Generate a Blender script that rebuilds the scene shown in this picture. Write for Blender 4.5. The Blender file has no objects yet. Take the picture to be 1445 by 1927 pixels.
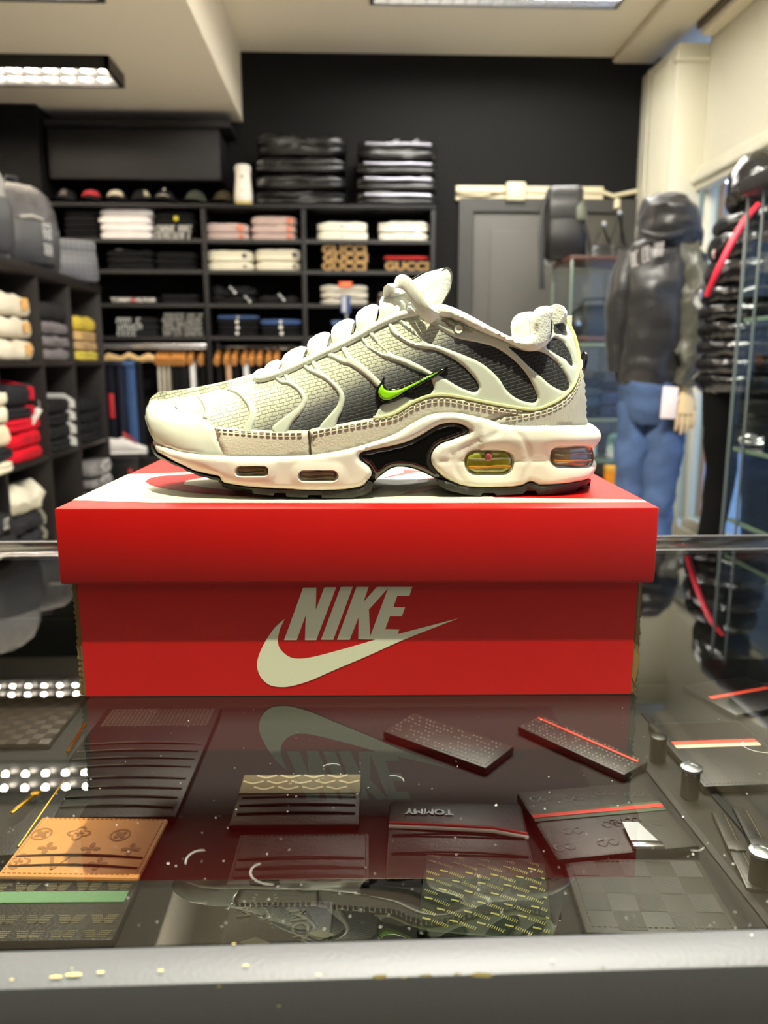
import bpy, bmesh, math, random
import numpy as np
from mathutils import Vector, Matrix, Euler, noise
from mathutils.geometry import delaunay_2d_cdt

scene = bpy.context.scene
COL = scene.collection
random.seed(7)

# ------------------------------------------------------------------ camera
FPX, IW, IH = 1500.0, 1445.0, 1927.0          # focal length in pixels of the 1445 x 1927 frame
PITCH, YAW = math.radians(10.8), math.radians(2.35)
CAM = Vector((0.0, 0.0, 1.204))
cam_data = bpy.data.cameras.new('camera')
cam = bpy.data.objects.new('camera', cam_data)
COL.objects.link(cam)
cam.location = CAM
cam.rotation_euler = (math.pi / 2 - PITCH, 0, -YAW)
cam_data.sensor_fit = 'VERTICAL'
cam_data.sensor_height = 36.0
cam_data.lens = 36.0 * FPX / IH
cam_data.clip_start = 0.01
cam_data.dof.use_dof = True
cam_data.dof.focus_distance = 0.50
cam_data.dof.aperture_fstop = cam_data.lens / 3.3
scene.camera = cam

# ------------------------------------------------------------------ world, lights, exposure
scene.view_settings.view_transform = 'Standard'
scene.view_settings.look = 'None'
scene.view_settings.gamma = 1.0
scene.view_settings.exposure = 0.12
scene.view_settings.use_curve_mapping = False
world = bpy.data.worlds.new('dusk_sky')
scene.world = world
world.use_nodes = True
wn = world.node_tree
wn.nodes['Background'].inputs['Color'].default_value = (0.42, 0.58, 0.92, 1)
wn.nodes['Background'].inputs['Strength'].default_value = 1.9

def light(name, kind, loc, energy, color=(1, 1, 1), size=None, size_y=None, aim=None, **kw):
    d = bpy.data.lights.new(name, kind)
    d.energy = energy
    d.color = color
    if kind == 'AREA':
        d.shape = 'RECTANGLE'; d.size = size; d.size_y = size_y
    elif size is not None:
        d.shadow_soft_size = size
    for k, v in kw.items():
        setattr(d, k, v)
    o = bpy.data.objects.new(name, d)
    COL.objects.link(o)
    o.location = loc
    if aim is not None:
        o.rotation_euler = (Vector(aim) - Vector(loc)).to_track_quat('-Z', 'Y').to_euler()
    return o

CEIL, SOFF = 2.85, 2.49                       # main ceiling, lower ceiling on the left
WARM = (1.0, 0.90, 0.74)
# added ambient fill behind the camera, no lamp known there
light('added_ambient_fill', 'AREA', (0.25, -1.7, CEIL - 0.03), 6, WARM, 1.2, 0.5, (0.25, -1.7, 0))
# narrow halogen track spot almost straight above the counter
light('track_spot_lamp', 'SPOT', (0.05, 0.07, CEIL - 0.12), 215, (1.0, 1.0, 0.72), 0.012, None, (0.0, 0.52, 1.0),
      spot_size=math.radians(58), spot_blend=0.6)
# added unseen light whose bounce off the floor brightens the ceiling
light('added_bounce_fill', 'AREA', (0.35, 1.5, CEIL - 0.012), 150, (1.0, 0.95, 0.84), 1.2, 0.6, (0.35, 1.5, 0))
# spot that washes the blind over the shop window
light('window_wash_lamp', 'SPOT', (1.35, 2.9, CEIL - 0.1), 45, (1.0, 0.98, 0.40), 0.03, None, (1.80, 3.15, 2.0),
      spot_size=math.radians(36), spot_blend=0.8)

# ------------------------------------------------------------------ geometry helpers
CAMROT = Euler((math.pi / 2 - PITCH, 0, -YAW)).to_matrix()

def ray(px, py):
    return CAMROT @ Vector(((px - IW / 2) / FPX, -(py - IH / 2) / FPX, -1.0))

def at(px, py, Y):                            # the point of the room that lies Y metres deep
    d = ray(px, py)
    return CAM + d * (Y / d.y)

def at_z(px, py, z):                          # the point of the room at height z
    d = ray(px, py)
    return CAM + d * ((z - CAM.z) / d.z)

def srgb(r, g, b):
    f = lambda c: (c / 255 / 12.92) if c / 255 <= 0.04045 else ((c / 255 + 0.055) / 1.055) ** 2.4
    return (f(r), f(g), f(b), 1.0)

MATS = {}

def mat(name, rgb=(128, 128, 128), rough=0.6, metal=0.0, bump=None, var=None, coat=0.0, sheen=0.0, spec=0.5,
        trans=0.0, emit=None, alpha=1.0, attr=None, sss=0.0):
    """procedural principled material; bump=(kind, scale, strength, distance), var=(scale, amount)"""
    if name in MATS:
        return MATS[name]
    m = bpy.data.materials.new(name)
    m.use_nodes = True
    nt = m.node_tree
    b = nt.nodes['Principled BSDF']
    b.inputs['Base Color'].default_value = srgb(*rgb)
    b.inputs['Roughness'].default_value = rough
    b.inputs['Metallic'].default_value = metal
    b.inputs['Specular IOR Level'].default_value = spec
    b.inputs['Coat Weight'].default_value = coat
    b.inputs['Coat Roughness'].default_value = 0.05
    b.inputs['Sheen Weight'].default_value = sheen
    b.inputs['Transmission Weight'].default_value = trans
    b.inputs['Alpha'].default_value = alpha
    if sss:
        b.inputs['Subsurface Weight'].default_value = sss
        b.inputs['Subsurface Radius'].default_value = (0.004, 0.004, 0.003)
    if emit:
        b.inputs['Emission Color'].default_value = srgb(*emit[0])
        b.inputs['Emission Strength'].default_value = emit[1]
    tc = nt.nodes.new('ShaderNodeTexCoord')
    if attr:
        a = nt.nodes.new('ShaderNodeAttribute'); a.attribute_name = attr
        nt.links.new(a.outputs['Color'], b.inputs['Base Color'])
    if var:
        n = nt.nodes.new('ShaderNodeTexNoise')
        n.inputs['Scale'].default_value = var[0]; n.inputs['Detail'].default_value = 4
        nt.links.new(tc.outputs['Object'], n.inputs['Vector'])
        mx = nt.nodes.new('ShaderNodeMix'); mx.data_type = 'RGBA'
        c = srgb(*rgb)
        mx.inputs[6].default_value = tuple(max(0, x * (1 - var[1])) for x in c[:3]) + (1,)
        mx.inputs[7].default_value = tuple(min(1, x * (1 + var[1])) for x in c[:3]) + (1,)
        nt.links.new(n.outputs['Fac'], mx.inputs[0])
        nt.links.new(mx.outputs[2], b.inputs['Base Color'])
    if bump:
        kind, sc, st, dist = bump
        if kind == 'noise':
            t = nt.nodes.new('ShaderNodeTexNoise'); t.inputs['Scale'].default_value = sc; t.inputs['Detail'].default_value = 3
            out = t.outputs['Fac']
        elif kind == 'voronoi':
            t = nt.nodes.new('ShaderNodeTexVoronoi'); t.inputs['Scale'].default_value = sc
            out = t.outputs['Distance']
        elif kind == 'wave':
            t = nt.nodes.new('ShaderNodeTexWave'); t.inputs['Scale'].default_value = sc
            out = t.outputs['Fac']
        elif kind == 'check':
            t = nt.nodes.new('ShaderNodeTexChecker'); t.inputs['Scale'].default_value = sc
            out = t.outputs['Fac']
        nt.links.new(tc.outputs['Object'], t.inputs['Vector'])
        bp = nt.nodes.new('ShaderNodeBump')
        bp.inputs['Strength'].default_value = st; bp.inputs['Distance'].default_value = dist
        nt.links.new(out, bp.inputs['Height'])
        nt.links.new(bp.outputs['Normal'], b.inputs['Normal'])
    MATS[name] = m
    return m

def glass_mat(name, tint=(250, 255, 250), r0=0.08, rough=0.0):
    """clear pane: passes light straight through and mirrors by Schlick's law on both sides"""
    if name in MATS:
        return MATS[name]
    m = bpy.data.materials.new(name); m.use_nodes = True
    nt = m.node_tree; nt.nodes.clear()
    out = nt.nodes.new('ShaderNodeOutputMaterial')
    mix = nt.nodes.new('ShaderNodeMixShader')
    tr = nt.nodes.new('ShaderNodeBsdfTransparent'); tr.inputs['Color'].default_value = srgb(*tint)
    gl = nt.nodes.new('ShaderNodeBsdfGlossy'); gl.inputs['Roughness'].default_value = rough
    geo = nt.nodes.new('ShaderNodeNewGeometry')
    dot = nt.nodes.new('ShaderNodeVectorMath'); dot.operation = 'DOT_PRODUCT'
    nt.links.new(geo.outputs['Incoming'], dot.inputs[0]); nt.links.new(geo.outputs['Normal'], dot.inputs[1])
    def mth(op, a, bb=None):
        n = nt.nodes.new('ShaderNodeMath'); n.operation = op
        for i, v in enumerate((a, bb)):
            if v is None: continue
            if isinstance(v, (int, float)): n.inputs[i].default_value = v
            else: nt.links.new(v, n.inputs[i])
        return n.outputs[0]
    k = mth('POWER', mth('SUBTRACT', 1.0, mth('ABSOLUTE', dot.outputs['Value'])), 5.0)
    fac = mth('ADD', mth('MULTIPLY', k, 1 - r0), r0)
    nt.links.new(fac, mix.inputs[0]); nt.links.new(tr.outputs[0], mix.inputs[1]); nt.links.new(gl.outputs[0], mix.inputs[2])
    nt.links.new(mix.outputs[0], out.inputs['Surface'])
    MATS[name] = m
    return m

def tag(o, label=None, cat=None, group=None, kind=None):
    if label: o['label'] = label
    if cat: o['category'] = cat
    if group: o['group'] = group
    if kind: o['kind'] = kind
    return o

def thing(name, label, cat, loc=(0, 0, 0), rz=0.0, group=None):
    o = bpy.data.objects.new(name, None)
    COL.objects.link(o)
    o.empty_display_size = 0.05
    o.location = loc; o.rotation_euler = (0, 0, rz)
    return tag(o, label, cat, group)

def copy_tree(o, parent=None):
    c = o.copy(); COL.objects.link(c)
    if parent is not None:
        c.parent = parent
    for ch in o.children:
        copy_tree(ch, c)
    return c

def to_local(t, p):
    """a point of the room in the frame of a thing that only turns about z"""
    return Matrix.Rotation(-t.rotation_euler.z, 3, 'Z') @ (Vector(p) - t.location)

class MB:
    """collects verts and faces, builds ONE mesh object"""
    def __init__(s):
        s.v = []; s.f = []
    def add(s, vs, fs):
        n = len(s.v)
        s.v += [tuple(v) for v in vs]
        s.f += [tuple(i + n for i in f) for f in fs]
        return s
    def box(s, x0, x1, y0, y1, z0, z1):
        vs = [(x, y, z) for x in (x0, x1) for y in (y0, y1) for z in (z0, z1)]
        return s.add(vs, [(0, 1, 3, 2), (4, 6, 7, 5), (0, 4, 5, 1), (2, 3, 7, 6), (0, 2, 6, 4), (1, 5, 7, 3)])
    def tube(s, pts, r, n=10, caps=True, flat=1.0, up=(0, 0, 1)):
        pts = [Vector(p) for p in pts]
        rs = r if isinstance(r, (list, tuple)) else [r] * len(pts)
        vs, fs = [], []
        prev = None
        for i, p in enumerate(pts):
            a = pts[max(i - 1, 0)]; b = pts[min(i + 1, len(pts) - 1)]
            t = (b - a).normalized()
            u = prev if prev is not None else Vector(up)
            if abs(t.dot(u)) > 0.95 and prev is None:
                u = Vector((1, 0, 0))
            u = (u - t * t.dot(u)).normalized(); prev = u
            w = t.cross(u)
            for k in range(n):
                an = 2 * math.pi * k / n
                vs.append(p + u * (rs[i] * flat * math.cos(an)) + w * (rs[i] * math.sin(an)))
        for i in range(len(pts) - 1):
            for k in range(n):
                k2 = (k + 1) % n
                fs.append((i * n + k, i * n + k2, (i + 1) * n + k2, (i + 1) * n + k))
        if caps:
            fs.append(tuple(range(n - 1, -1, -1)))
            fs.append(tuple((len(pts) - 1) * n + k for k in range(n)))
        return s.add(vs, fs)
    def lathe(s, prof, n=20, c=(0, 0, 0), axis='z'):
        vs, fs = [], []
        for r, z in prof:
            for k in range(n):
                a = 2 * math.pi * k / n
                p = (r * math.cos(a), r * math.sin(a), z)
                if axis == 'y': p = (p[0], -p[2], p[1])
                if axis == 'x': p = (p[2], p[0], p[1])
                vs.append((p[0] + c[0], p[1] + c[1], p[2] + c[2]))
        for i in range(len(prof) - 1):
            for k in range(n):
                k2 = (k + 1) % n
                fs.append((i * n + k, i * n + k2, (i + 1) * n + k2, (i + 1) * n + k))
        fs.append(tuple(range(n - 1, -1, -1)))
        fs.append(tuple((len(prof) - 1) * n + k for k in range(n)))
        return s.add(vs, fs)
    def loft(s, rings, caps=True, closed=True):
        n = len(rings[0]); vs = [p for r in rings for p in r]; fs = []
        for i in range(len(rings) - 1):
            for k in range(n if closed else n - 1):
                k2 = (k + 1) % n
                fs.append((i * n + k, i * n + k2, (i + 1) * n + k2, (i + 1) * n + k))
        if caps and closed:
            fs.append(tuple(range(n - 1, -1, -1)))
            fs.append(tuple((len(rings) - 1) * n + k for k in range(n)))
        return s.add(vs, fs)
    def xform(s, M):
        s.v = [tuple(M @ Vector(v)) for v in s.v]
        return s
    def build(s, name, material, parent=None, smooth=False, loc=None, rot=None, bevel=None, angle=40):
        me = bpy.data.meshes.new(name)
        me.from_pydata(s.v, [], s.f)
        bm = bmesh.new(); bm.from_mesh(me)
        if bevel:
            bmesh.ops.bevel(bm, geom=[e for e in bm.edges if len(e.link_faces) == 2 and e.calc_face_angle(0) > 0.6],
                            offset=bevel, segments=2, profile=0.5, affect='EDGES', clamp_overlap=True)
        bmesh.ops.recalc_face_normals(bm, faces=bm.faces)
        bm.to_mesh(me); bm.free()
        me.materials.append(material)
        if smooth or bevel:
            me.shade_smooth()
            try:
                me.set_sharp_from_angle(angle=math.radians(angle))
            except Exception:
                pass
        o = bpy.data.objects.new(name, me)
        COL.objects.link(o)
        if parent is not None: o.parent = parent
        if loc is not None: o.location = loc
        if rot is not None: o.rotation_euler = rot
        return o

def rbox(name, material, x0, x1, y0, y1, z0, z1, r=0.003, parent=None, **kw):
    return MB().box(x0, x1, y0, y1, z0, z1).build(name, material, parent, bevel=r, **kw)

def struct(o):
    o['kind'] = 'structure'
    return o

def smoothline(pts, step, closed=False):
    """Catmull-Rom through the points, resampled about every `step`"""
    P = [np.array(p, float) for p in pts]; n = len(P); out = []
    rng = range(n) if closed else range(n - 1)
    for i in rng:
        p1, p2 = P[i], P[(i + 1) % n]
        p0 = P[(i - 1) % n] if closed or i > 0 else p1 * 2 - p2
        p3 = P[(i + 2) % n] if closed or i + 2 < n else p2 * 2 - p1
        L = np.linalg.norm(p2 - p1); k = max(1, int(round(L / step)))
        for j in range(k):
            t = j / k
            out.append(0.5 * (2 * p1 + (p2 - p0) * t + (2 * p0 - 5 * p1 + 4 * p2 - p3) * t * t + (3 * p1 - p0 - 3 * p2 + p3) * t ** 3))
    if not closed:
        out.append(P[-1])
    return np.array(out)

def straight(pts, step, closed=True):
    P = [np.array(p, float) for p in pts]; out = []
    for i in range(len(P) if closed else len(P) - 1):
        a, b = P[i], P[(i + 1) % len(P)]
        k = max(1, int(round(np.linalg.norm(b - a) / step)))
        out += [a + (b - a) * j / k for j in range(k)]
    if not closed: out.append(P[-1])
    return np.array(out)

def inside(poly, q):
    x, y = q[:, 0], q[:, 1]; r = np.zeros(len(q), bool)
    n = len(poly)
    for i in range(n):
        x1, y1 = poly[i]; x2, y2 = poly[(i + 1) % n]
        if y1 == y2: continue
        c = ((y1 > y) != (y2 > y)) & (x < (x2 - x1) * (y - y1) / (y2 - y1) + x1)
        r ^= c
    return r

def seg_dist(lines, q):
    """distance of each point q to the nearest of the polylines"""
    d = np.full(len(q), 1e9)
    for L, closed in lines:
        A = np.asarray(L); B = np.roll(A, -1, 0)
        if not closed: A, B = A[:-1], B[:-1]
        for a, b in zip(A, B):
            ab = b - a; t = np.clip(((q - a) @ ab) / max(ab @ ab, 1e-18), 0, 1)
            d = np.minimum(d, np.hypot(*(q - (a + t[:, None] * ab)).T))
    return d

def region(outer, holes=(), sp=0.0025, extra=()):
    """triangulated 2-D region with inner points; returns verts, tris, distance to rim, count of outer rim verts"""
    outer = np.asarray(outer); rims = [outer] + [np.asarray(h) for h in holes]
    pts = [p for r in rims for p in r]; edges = []; k = 0
    for r in rims:
        n = len(r); edges += [(k + i, k + (i + 1) % n) for i in range(n)]; k += n
    for e in extra:
        e = np.asarray(e); m = inside(outer, e); ids = {}
        for i, q in enumerate(e[:-1]):
            if m[i]: ids[i] = len(pts); pts.append(q)
        n = len(e) - 1
        edges += [(ids[i], ids[(i + 1) % n]) for i in range(n) if i in ids and (i + 1) % n in ids]
    if sp:
        lo, hi = outer.min(0), outer.max(0)
        gy = np.arange(lo[1], hi[1], sp * 0.87); g = []
        for j, y in enumerate(gy):
            xs = np.arange(lo[0] + (sp / 2 if j % 2 else 0), hi[0], sp)
            g.append(np.stack([xs, np.full(len(xs), y)], 1))
        g = np.concatenate(g)
        g = g[inside(outer, g)]
        for h in rims[1:]: g = g[~inside(h, g)]
        g = g[seg_dist([(r, True) for r in rims] + [(e, False) for e in extra], g) > sp * 0.55]
        pts += list(g)
    v, _, f, *_ = delaunay_2d_cdt([Vector(p) for p in pts], edges, [], 0, 1e-9)
    V = np.array([tuple(p) for p in v]); F = np.array([tuple(t) for t in f if len(t) == 3])
    c = V[F].mean(1); keep = inside(outer, c)
    for h in rims[1:]: keep &= ~inside(h, c)
    F = F[keep]
    return V, F, seg_dist([(r, True) for r in rims], V), len(outer)

def flat_poly(name, material, poly2d, holes, place, parent=None, thick=0.0):
    """flat print: polygon in 2-D, placed by place(u, v) -> 3-D"""
    V, F, d, n = region(poly2d, holes, 0)
    mb = MB(); mb.add([place(u, v) for u, v in V], F.tolist())
    return mb.build(name, material, parent)

def text_mesh(body, size, extrude=0.0, shear=0.0, bold=0.0, spacing=1.0):
    c = bpy.data.curves.new('lettering', 'FONT')
    c.body = body; c.size = size; c.extrude = extrude; c.shear = shear; c.offset = bold
    c.align_x = 'CENTER'; c.align_y = 'CENTER'; c.space_character = spacing; c.resolution_u = 3
    o = bpy.data.objects.new('lettering', c); COL.objects.link(o)
    dg = bpy.context.evaluated_depsgraph_get()
    me = bpy.data.meshes.new_from_object(o.evaluated_get(dg))
    bpy.data.objects.remove(o); bpy.data.curves.remove(c)
    return me

def text_obj(name, body, size, material, parent, loc, rot, extrude=0.0004, **kw):
    me = text_mesh(body, size, extrude, **kw)
    me.materials.clear(); me.materials.append(material)
    o = bpy.data.objects.new(name, me); COL.objects.link(o)
    o.parent = parent; o.location = loc; o.rotation_euler = rot
    return o

# ------------------------------------------------------------------ materials of the room
M_black_wall = mat('black_paint', (15, 15, 14), 0.85, spec=.25, bump=('noise', 60, 0.15, 0.002))
M_black_board = mat('black_melamine', (17, 16, 16), 0.5, spec=.3, bump=('noise', 200, 0.08, 0.0005))
M_brown_board = mat('black_brown_board', (30, 25, 23), 0.45, bump=('noise', 200, 0.08, 0.0005))
M_ceiling = mat('cream_ceiling_paint', (244, 233, 210), 0.9, bump=('noise', 40, 0.06, 0.002))
M_cream = mat('cream_gloss_paint', (215, 211, 190), 0.5)
M_white_blind = mat('white_blind_board', (205, 200, 180), 0.7)
M_floor = mat('pale_floor_tiles', (222, 214, 198), 0.4, var=(6, 0.2))
M_door = mat('grey_door_paint', (70, 67, 60), 0.55)
M_door_frame = mat('grey_door_frame', (56, 55, 52), 0.5)
M_black_metal = mat('black_metal', (24, 23, 24), 0.4)
M_chrome = mat('chrome', (210, 210, 212), 0.18, 1.0)
M_alu = mat('brushed_aluminium', (190, 192, 196), 0.3, 1.0)
M_gold = mat('gold_metal', (215, 170, 60), 0.28, 1.0)
M_glass = glass_mat('clear_glass', (236, 238, 234), r0=0.11)
M_pane = glass_mat('window_glass', (252, 254, 253), r0=0.035)
M_green_edge = mat('green_glass_edge', (112, 130, 114), 0.15, spec=0.8)
M_tube = mat('cell_glint_glow', (255, 250, 240), 0.4, emit=((255, 238, 212), 200))
M_tube_cool = mat('cool_fluorescent_tube', (255, 255, 255), 0.4, emit=((250, 246, 236), 150))

YB = 4.75                                     # back wall
XR = 1.80                                     # shop-window wall
XS = -0.586                                    # edge of the lowered ceiling
struct(MB().box(-2.7, XR + 0.1, -2.6, YB + 0.1, -0.1, 0).build('floor', M_floor))
struct(MB().box(XS, XR + 0.1, -2.6, YB + 0.1, CEIL, CEIL + 0.1).build('ceiling', M_ceiling))
struct(MB().box(-2.7, XS, -2.6, YB + 0.1, SOFF, CEIL + 0.1).build('ceiling_lowered', M_ceiling))
struct(MB().box(-2.7, XR + 0.1, YB, YB + 0.1, 0, CEIL).build('wall_back', M_black_wall))
struct(MB().box(-2.7, -2.6, -2.6, YB, 0, SOFF).build('wall_left', M_black_wall))
struct(MB().box(-2.7, XR + 0.1, -2.6, -2.5, 0, CEIL).build('wall_front', mat('dark_wall_paint', (52, 50, 46), 0.8)))
struct(MB().box(-2.6, -1.60, 4.46, YB, 0, SOFF).build('wall_bulkhead', M_black_wall))
# shop-window wall: a low sill, a pier behind the camera and the boarded blind above
struct(MB().box(XR, XR + 0.1, -2.5, YB, 0, 0.30).build('wall_right', M_cream))
struct(MB().box(XR, XR + 0.1, -2.5, -0.6, 0.30, 2.12).build('wall_right_pier', M_cream))
struct(MB().box(XR - 0.005, XR + 0.1, -2.5, 4.25, 2.12, CEIL).build('wall_right_blind', M_white_blind))
tr = struct(MB().box(XR - 0.035, XR + 0.03, -2.4, 4.25, 2.125, 2.165).build('trim_1', M_cream, bevel=0.008))
tr = struct(MB().box(XR - 0.06, XR + 0.03, -2.4, 4.25, 2.085, 2.125).build('trim_2', M_cream, bevel=0.012))
tr = struct(MB().box(XR - 0.035, XR + 0.03, -2.4, 4.25, 2.055, 2.085).build('trim_3', M_cream, bevel=0.006))
# ceiling mouldings beside the window
struct(MB().box(1.46, XR - 0.1, -2.4, YB, CEIL - 0.035, CEIL).build('trim_4', M_ceiling, bevel=0.015))
struct(MB().box(XR - 0.10, XR - 0.08, -2.4, 4.2, CEIL - 0.06, CEIL - 0.005).build('trim_5', mat('brown_trim', (96, 84, 66), 0.6)))
struct(MB().box(XR - 0.08, XR - 0.005, -2.4, 4.2, CEIL - 0.09, CEIL).build('trim_6', M_ceiling, bevel=0.01))
# corner pillar
struct(MB().box(1.635, XR, 4.25, YB, 0, CEIL - 0.1).build('wall_corner_pillar', M_cream, bevel=0.006))
pil = struct(MB().box(1.630, 1.636, 4.62, 4.66, 0, CEIL - 0.1).build('trim_7', M_cream))
for k in range(5):
    struct(MB().box(1.629, 1.636, 4.34 + 0.05 * k, 4.36 + 0.05 * k, 0, CEIL - 0.15).build('trim_%d' % (8 + k), M_cream))
struct(MB().box(1.620, XR - 0.005, 4.235, 4.26, CEIL - 0.19, CEIL - 0.17).build('trim_13', M_cream))
# dark box for the rolled shutter on the back wall
struct(rbox('wall_shutter_box', mat('dark_shutter_paint', (24, 22, 22), 0.6), -1.58, -0.68, 4.52, YB, 2.14, 2.40, 0.012))
struct(MB().box(-1.58, -0.62, 4.50, YB, 2.40, 2.43).build('trim_14', mat('dark_shutter_paint', (24, 22, 22), 0.6)))

# window: frame bars and panes
wnd = struct(MB().box(XR + 0.02, XR + 0.07, -0.6, 4.25, 0.30, 0.36).build('window_1', M_cream, bevel=0.006))
for y in (1.0, 2.6, 4.21):
    MB().box(XR + 0.02, XR + 0.07, y, y + 0.05, 0.36, 2.06).build('window_bar', M_cream, wnd, bevel=0.006)
for y0, y1 in ((-0.6, 1.0), (1.05, 2.6), (2.65, 4.21)):
    MB().box(XR + 0.043, XR + 0.047, y0, y1, 0.36, 2.06).build('window_pane', M_pane, wnd)

# door in the back wall
dr = struct(MB().box(0.62, 0.70, YB - 0.03, YB + 0.02, 0, 2.10).box(1.56, 1.64, YB - 0.03, YB + 0.02, 0, 2.10)
            .box(0.70, 1.56, YB - 0.03, YB + 0.02, 2.03, 2.10).build('door_1', M_door_frame))
MB().box(0.705, 1.555, YB - 0.012, YB + 0.01, 0.01, 2.025).build('door_leaf', M_door, dr, bevel=0.003)
MB().box(0.80, 1.46, YB - 0.018, YB - 0.01, 0.2, 1.93).build('door_panel', M_door, dr, bevel=0.004)
MB().tube([(0.76, YB - 0.02, 1.05), (0.76, YB - 0.07, 1.05), (0.88, YB - 0.07, 1.05)], 0.009).build('door_handle', M_alu, dr, smooth=True)
# plastic cable duct above the door
duct = thing('cable_duct', 'cream plastic cable duct running along the black wall above the grey door', 'cable duct', (0.6, YB, 2.12))
M_duct = mat('cream_plastic', (216, 205, 172), 0.45)
MB().box(0.0, 0.84, -0.025, 0, 0.012, 0.048).build('duct_channel', M_duct, duct, bevel=0.003)
MB().box(0.0, 0.84, -0.022, 0, -0.030, 0.006).build('duct_channel', M_duct, duct, bevel=0.003)
MB().box(0.28, 0.39, -0.06, 0, -0.035, 0.065).build('junction_box', M_duct, duct, bevel=0.01)
MB().tube([(0.84, -0.012, 0.02), (0.90, -0.012, 0.0), (0.97, -0.012, 0.015), (1.05, -0.012, 0.03)], 0.012).build('cable', M_duct, duct, smooth=True)
MB().tube([(0.92, -0.02, -0.02), (0.92, -0.03, -0.07)], 0.02).build('plug', M_duct, duct, smooth=True)
MB().tube([(0.0, -0.03, 0.0), (0.14, -0.03, -0.012), (0.28, -0.03, 0.012)], 0.004).build('cable', mat('brown_cable', (120, 104, 70), 0.6), duct, smooth=True)

# ------------------------------------------------------------------ ceiling lights
def louvre_light(name, label, loc, length, width, h, ntubes, pitch, tube_mat, housing, group):
    t = thing(name, label, 'ceiling light', loc, 0, group)
    w2 = width / 2
    mb = MB().box(0, length, -w2, -w2 + 0.008, -h, 0).box(0, length, w2 - 0.008, w2, -h, 0)
    mb.box(0, 0.02, -w2, w2, -h, 0).box(length - 0.02, length, -w2, w2, -h, 0).box(0, length, -w2, w2, -0.006, 0)
    mb.build('housing', housing, t)
    lane = (width - 0.03) / ntubes
    for i in range(ntubes):
        y = -w2 + 0.015 + lane * (i + 0.5)
        if ntubes == 2:                       # glowing dots stand in for lamp reflections in louvre cells, staggered between lanes
            x = length - 0.05 - 0.04 * (i % 2)
            while x > 0.03:
                MB().lathe([(0.002, -0.013), (0.009, -0.010), (0.012, -0.002), (0.009, 0.006), (0.003, 0.010)], 10).build('cell_glint', tube_mat, t, smooth=True, loc=(x, y, -h * 0.55))
                x -= pitch
        else:
            MB().tube([(0.03, y, -h * 0.5), (length - 0.03, y, -h * 0.5)], 0.008, 8).build('tube', tube_mat, t, smooth=True)
        # parabolic trough: two bent sheets beside the tube
        for s in (-1, 1):
            pr = [(y + s * lane * 0.12, -0.01), (y + s * lane * 0.34, -h * 0.35), (y + s * lane * 0.47, -h * 0.97)]
            m = MB(); m.add([(x, a, b) for x in (0.02, length - 0.02) for a, b in pr], [(0, 1, 4, 3), (1, 2, 5, 4)])
            m.build('reflector', M_alu, t)
        n = int((length - 0.04) / pitch)
        for k in range(1, n if ntubes != 2 else 0):
            x = 0.02 + pitch * k
            m = MB(); a = lane * 0.46
            m.add([(x, y - a, -h * 0.97), (x, y + a, -h * 0.97), (x, y + a * 0.6, -h * 0.6), (x, y - a * 0.6, -h * 0.6),
                   (x + 0.004, y - a, -h * 0.97), (x + 0.004, y + a, -h * 0.97), (x + 0.004, y + a * 0.6, -h * 0.6), (x + 0.004, y - a * 0.6, -h * 0.6)],
                  [(0, 1, 2, 3), (4, 7, 6, 5), (0, 4, 5, 1), (2, 6, 7, 3), (1, 5, 6, 2), (0, 3, 7, 4)])
            m.build('louvre', M_alu, t)
    return t

louvre_light('louvre_light', 'black louvred strip light on the lowered ceiling, in front of the shutter box', (-2.30, 3.90, SOFF), 1.27, 0.25, 0.055, 2, 0.08,
             M_tube, M_black_metal, 'black louvred strip lights on the lowered ceiling')
louvre_light('louvre_light', 'black louvred strip light on the lowered ceiling, second from the shutter box', (-2.30, 3.00, SOFF), 1.45, 0.25, 0.055, 2, 0.08,
             M_tube, M_black_metal, 'black louvred strip lights on the lowered ceiling')
louvre_light('panel_light', 'recessed ceiling panel light with silver louvre cells above the back of the shop', (0.10, 3.76, CEIL), 1.16, 0.62, 0.03, 4, 0.06,
             M_tube_cool, M_alu, None)

# ------------------------------------------------------------------ the glass counter
CT = 1.0                                      # height of the glass
YF, YG, YR0, YR1 = 0.234, 0.252, 0.838, 0.905
ZS = 0.843                                    # shelf with the wallets
M_rail = mat('grey_black_rail', (86, 87, 92), 0.5, 0.2, bump=('noise', 500, 0.25, 0.0006))
M_counter = mat('dark_counter_board', (12, 12, 10), 0.5, spec=.25)
M_shelf = mat('dark_shelf_felt', (14, 12, 10), 0.9, bump=('noise', 900, 0.2, 0.0004))
ctr = thing('display_counter', 'black sales counter with a clear glass top over a shelf of wallets', 'display counter', (0, 0, 0))
rbox('front_rail', M_rail, -1.15, 1.25, YF, YG, 0.972, CT - 0.0002, 0.0012, ctr)
rbox('front_board', M_counter, -1.15, 1.25, YF + 0.001, YG, 0.0, 0.9715, 0.001, ctr)
rbox('rear_rail', mat('gloss_black_rail', (16, 15, 14), 0.12), -1.15, 1.25, YR0, YR1, 0.93, CT - 0.0002, 0.002, ctr)
MB().box(-1.15, 1.25, YR1 - 0.004, YR1 + 0.002, CT - 0.004, CT).build('rail_edge', M_alu, ctr)
MB().box(-1.15, 1.25, YR0 - 0.004, YR0 + 0.001, CT - 0.004, CT).build('rail_edge', M_alu, ctr)
MB().add([(-1.15, YG, CT), (1.25, YG, CT), (1.25, YR0 - 0.004, CT), (-1.15, YR0 - 0.004, CT)], [(0, 1, 2, 3)]).build('glass_top', M_glass, ctr)
rbox('shelf', M_shelf, -1.12, 1.22, YG, YR0, ZS - 0.012, ZS, 0.001, ctr)
rbox('rear_board', M_counter, -1.15, 1.25, YR0, YR0 + 0.02, 0.0, 0.93, 0.001, ctr)
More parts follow.
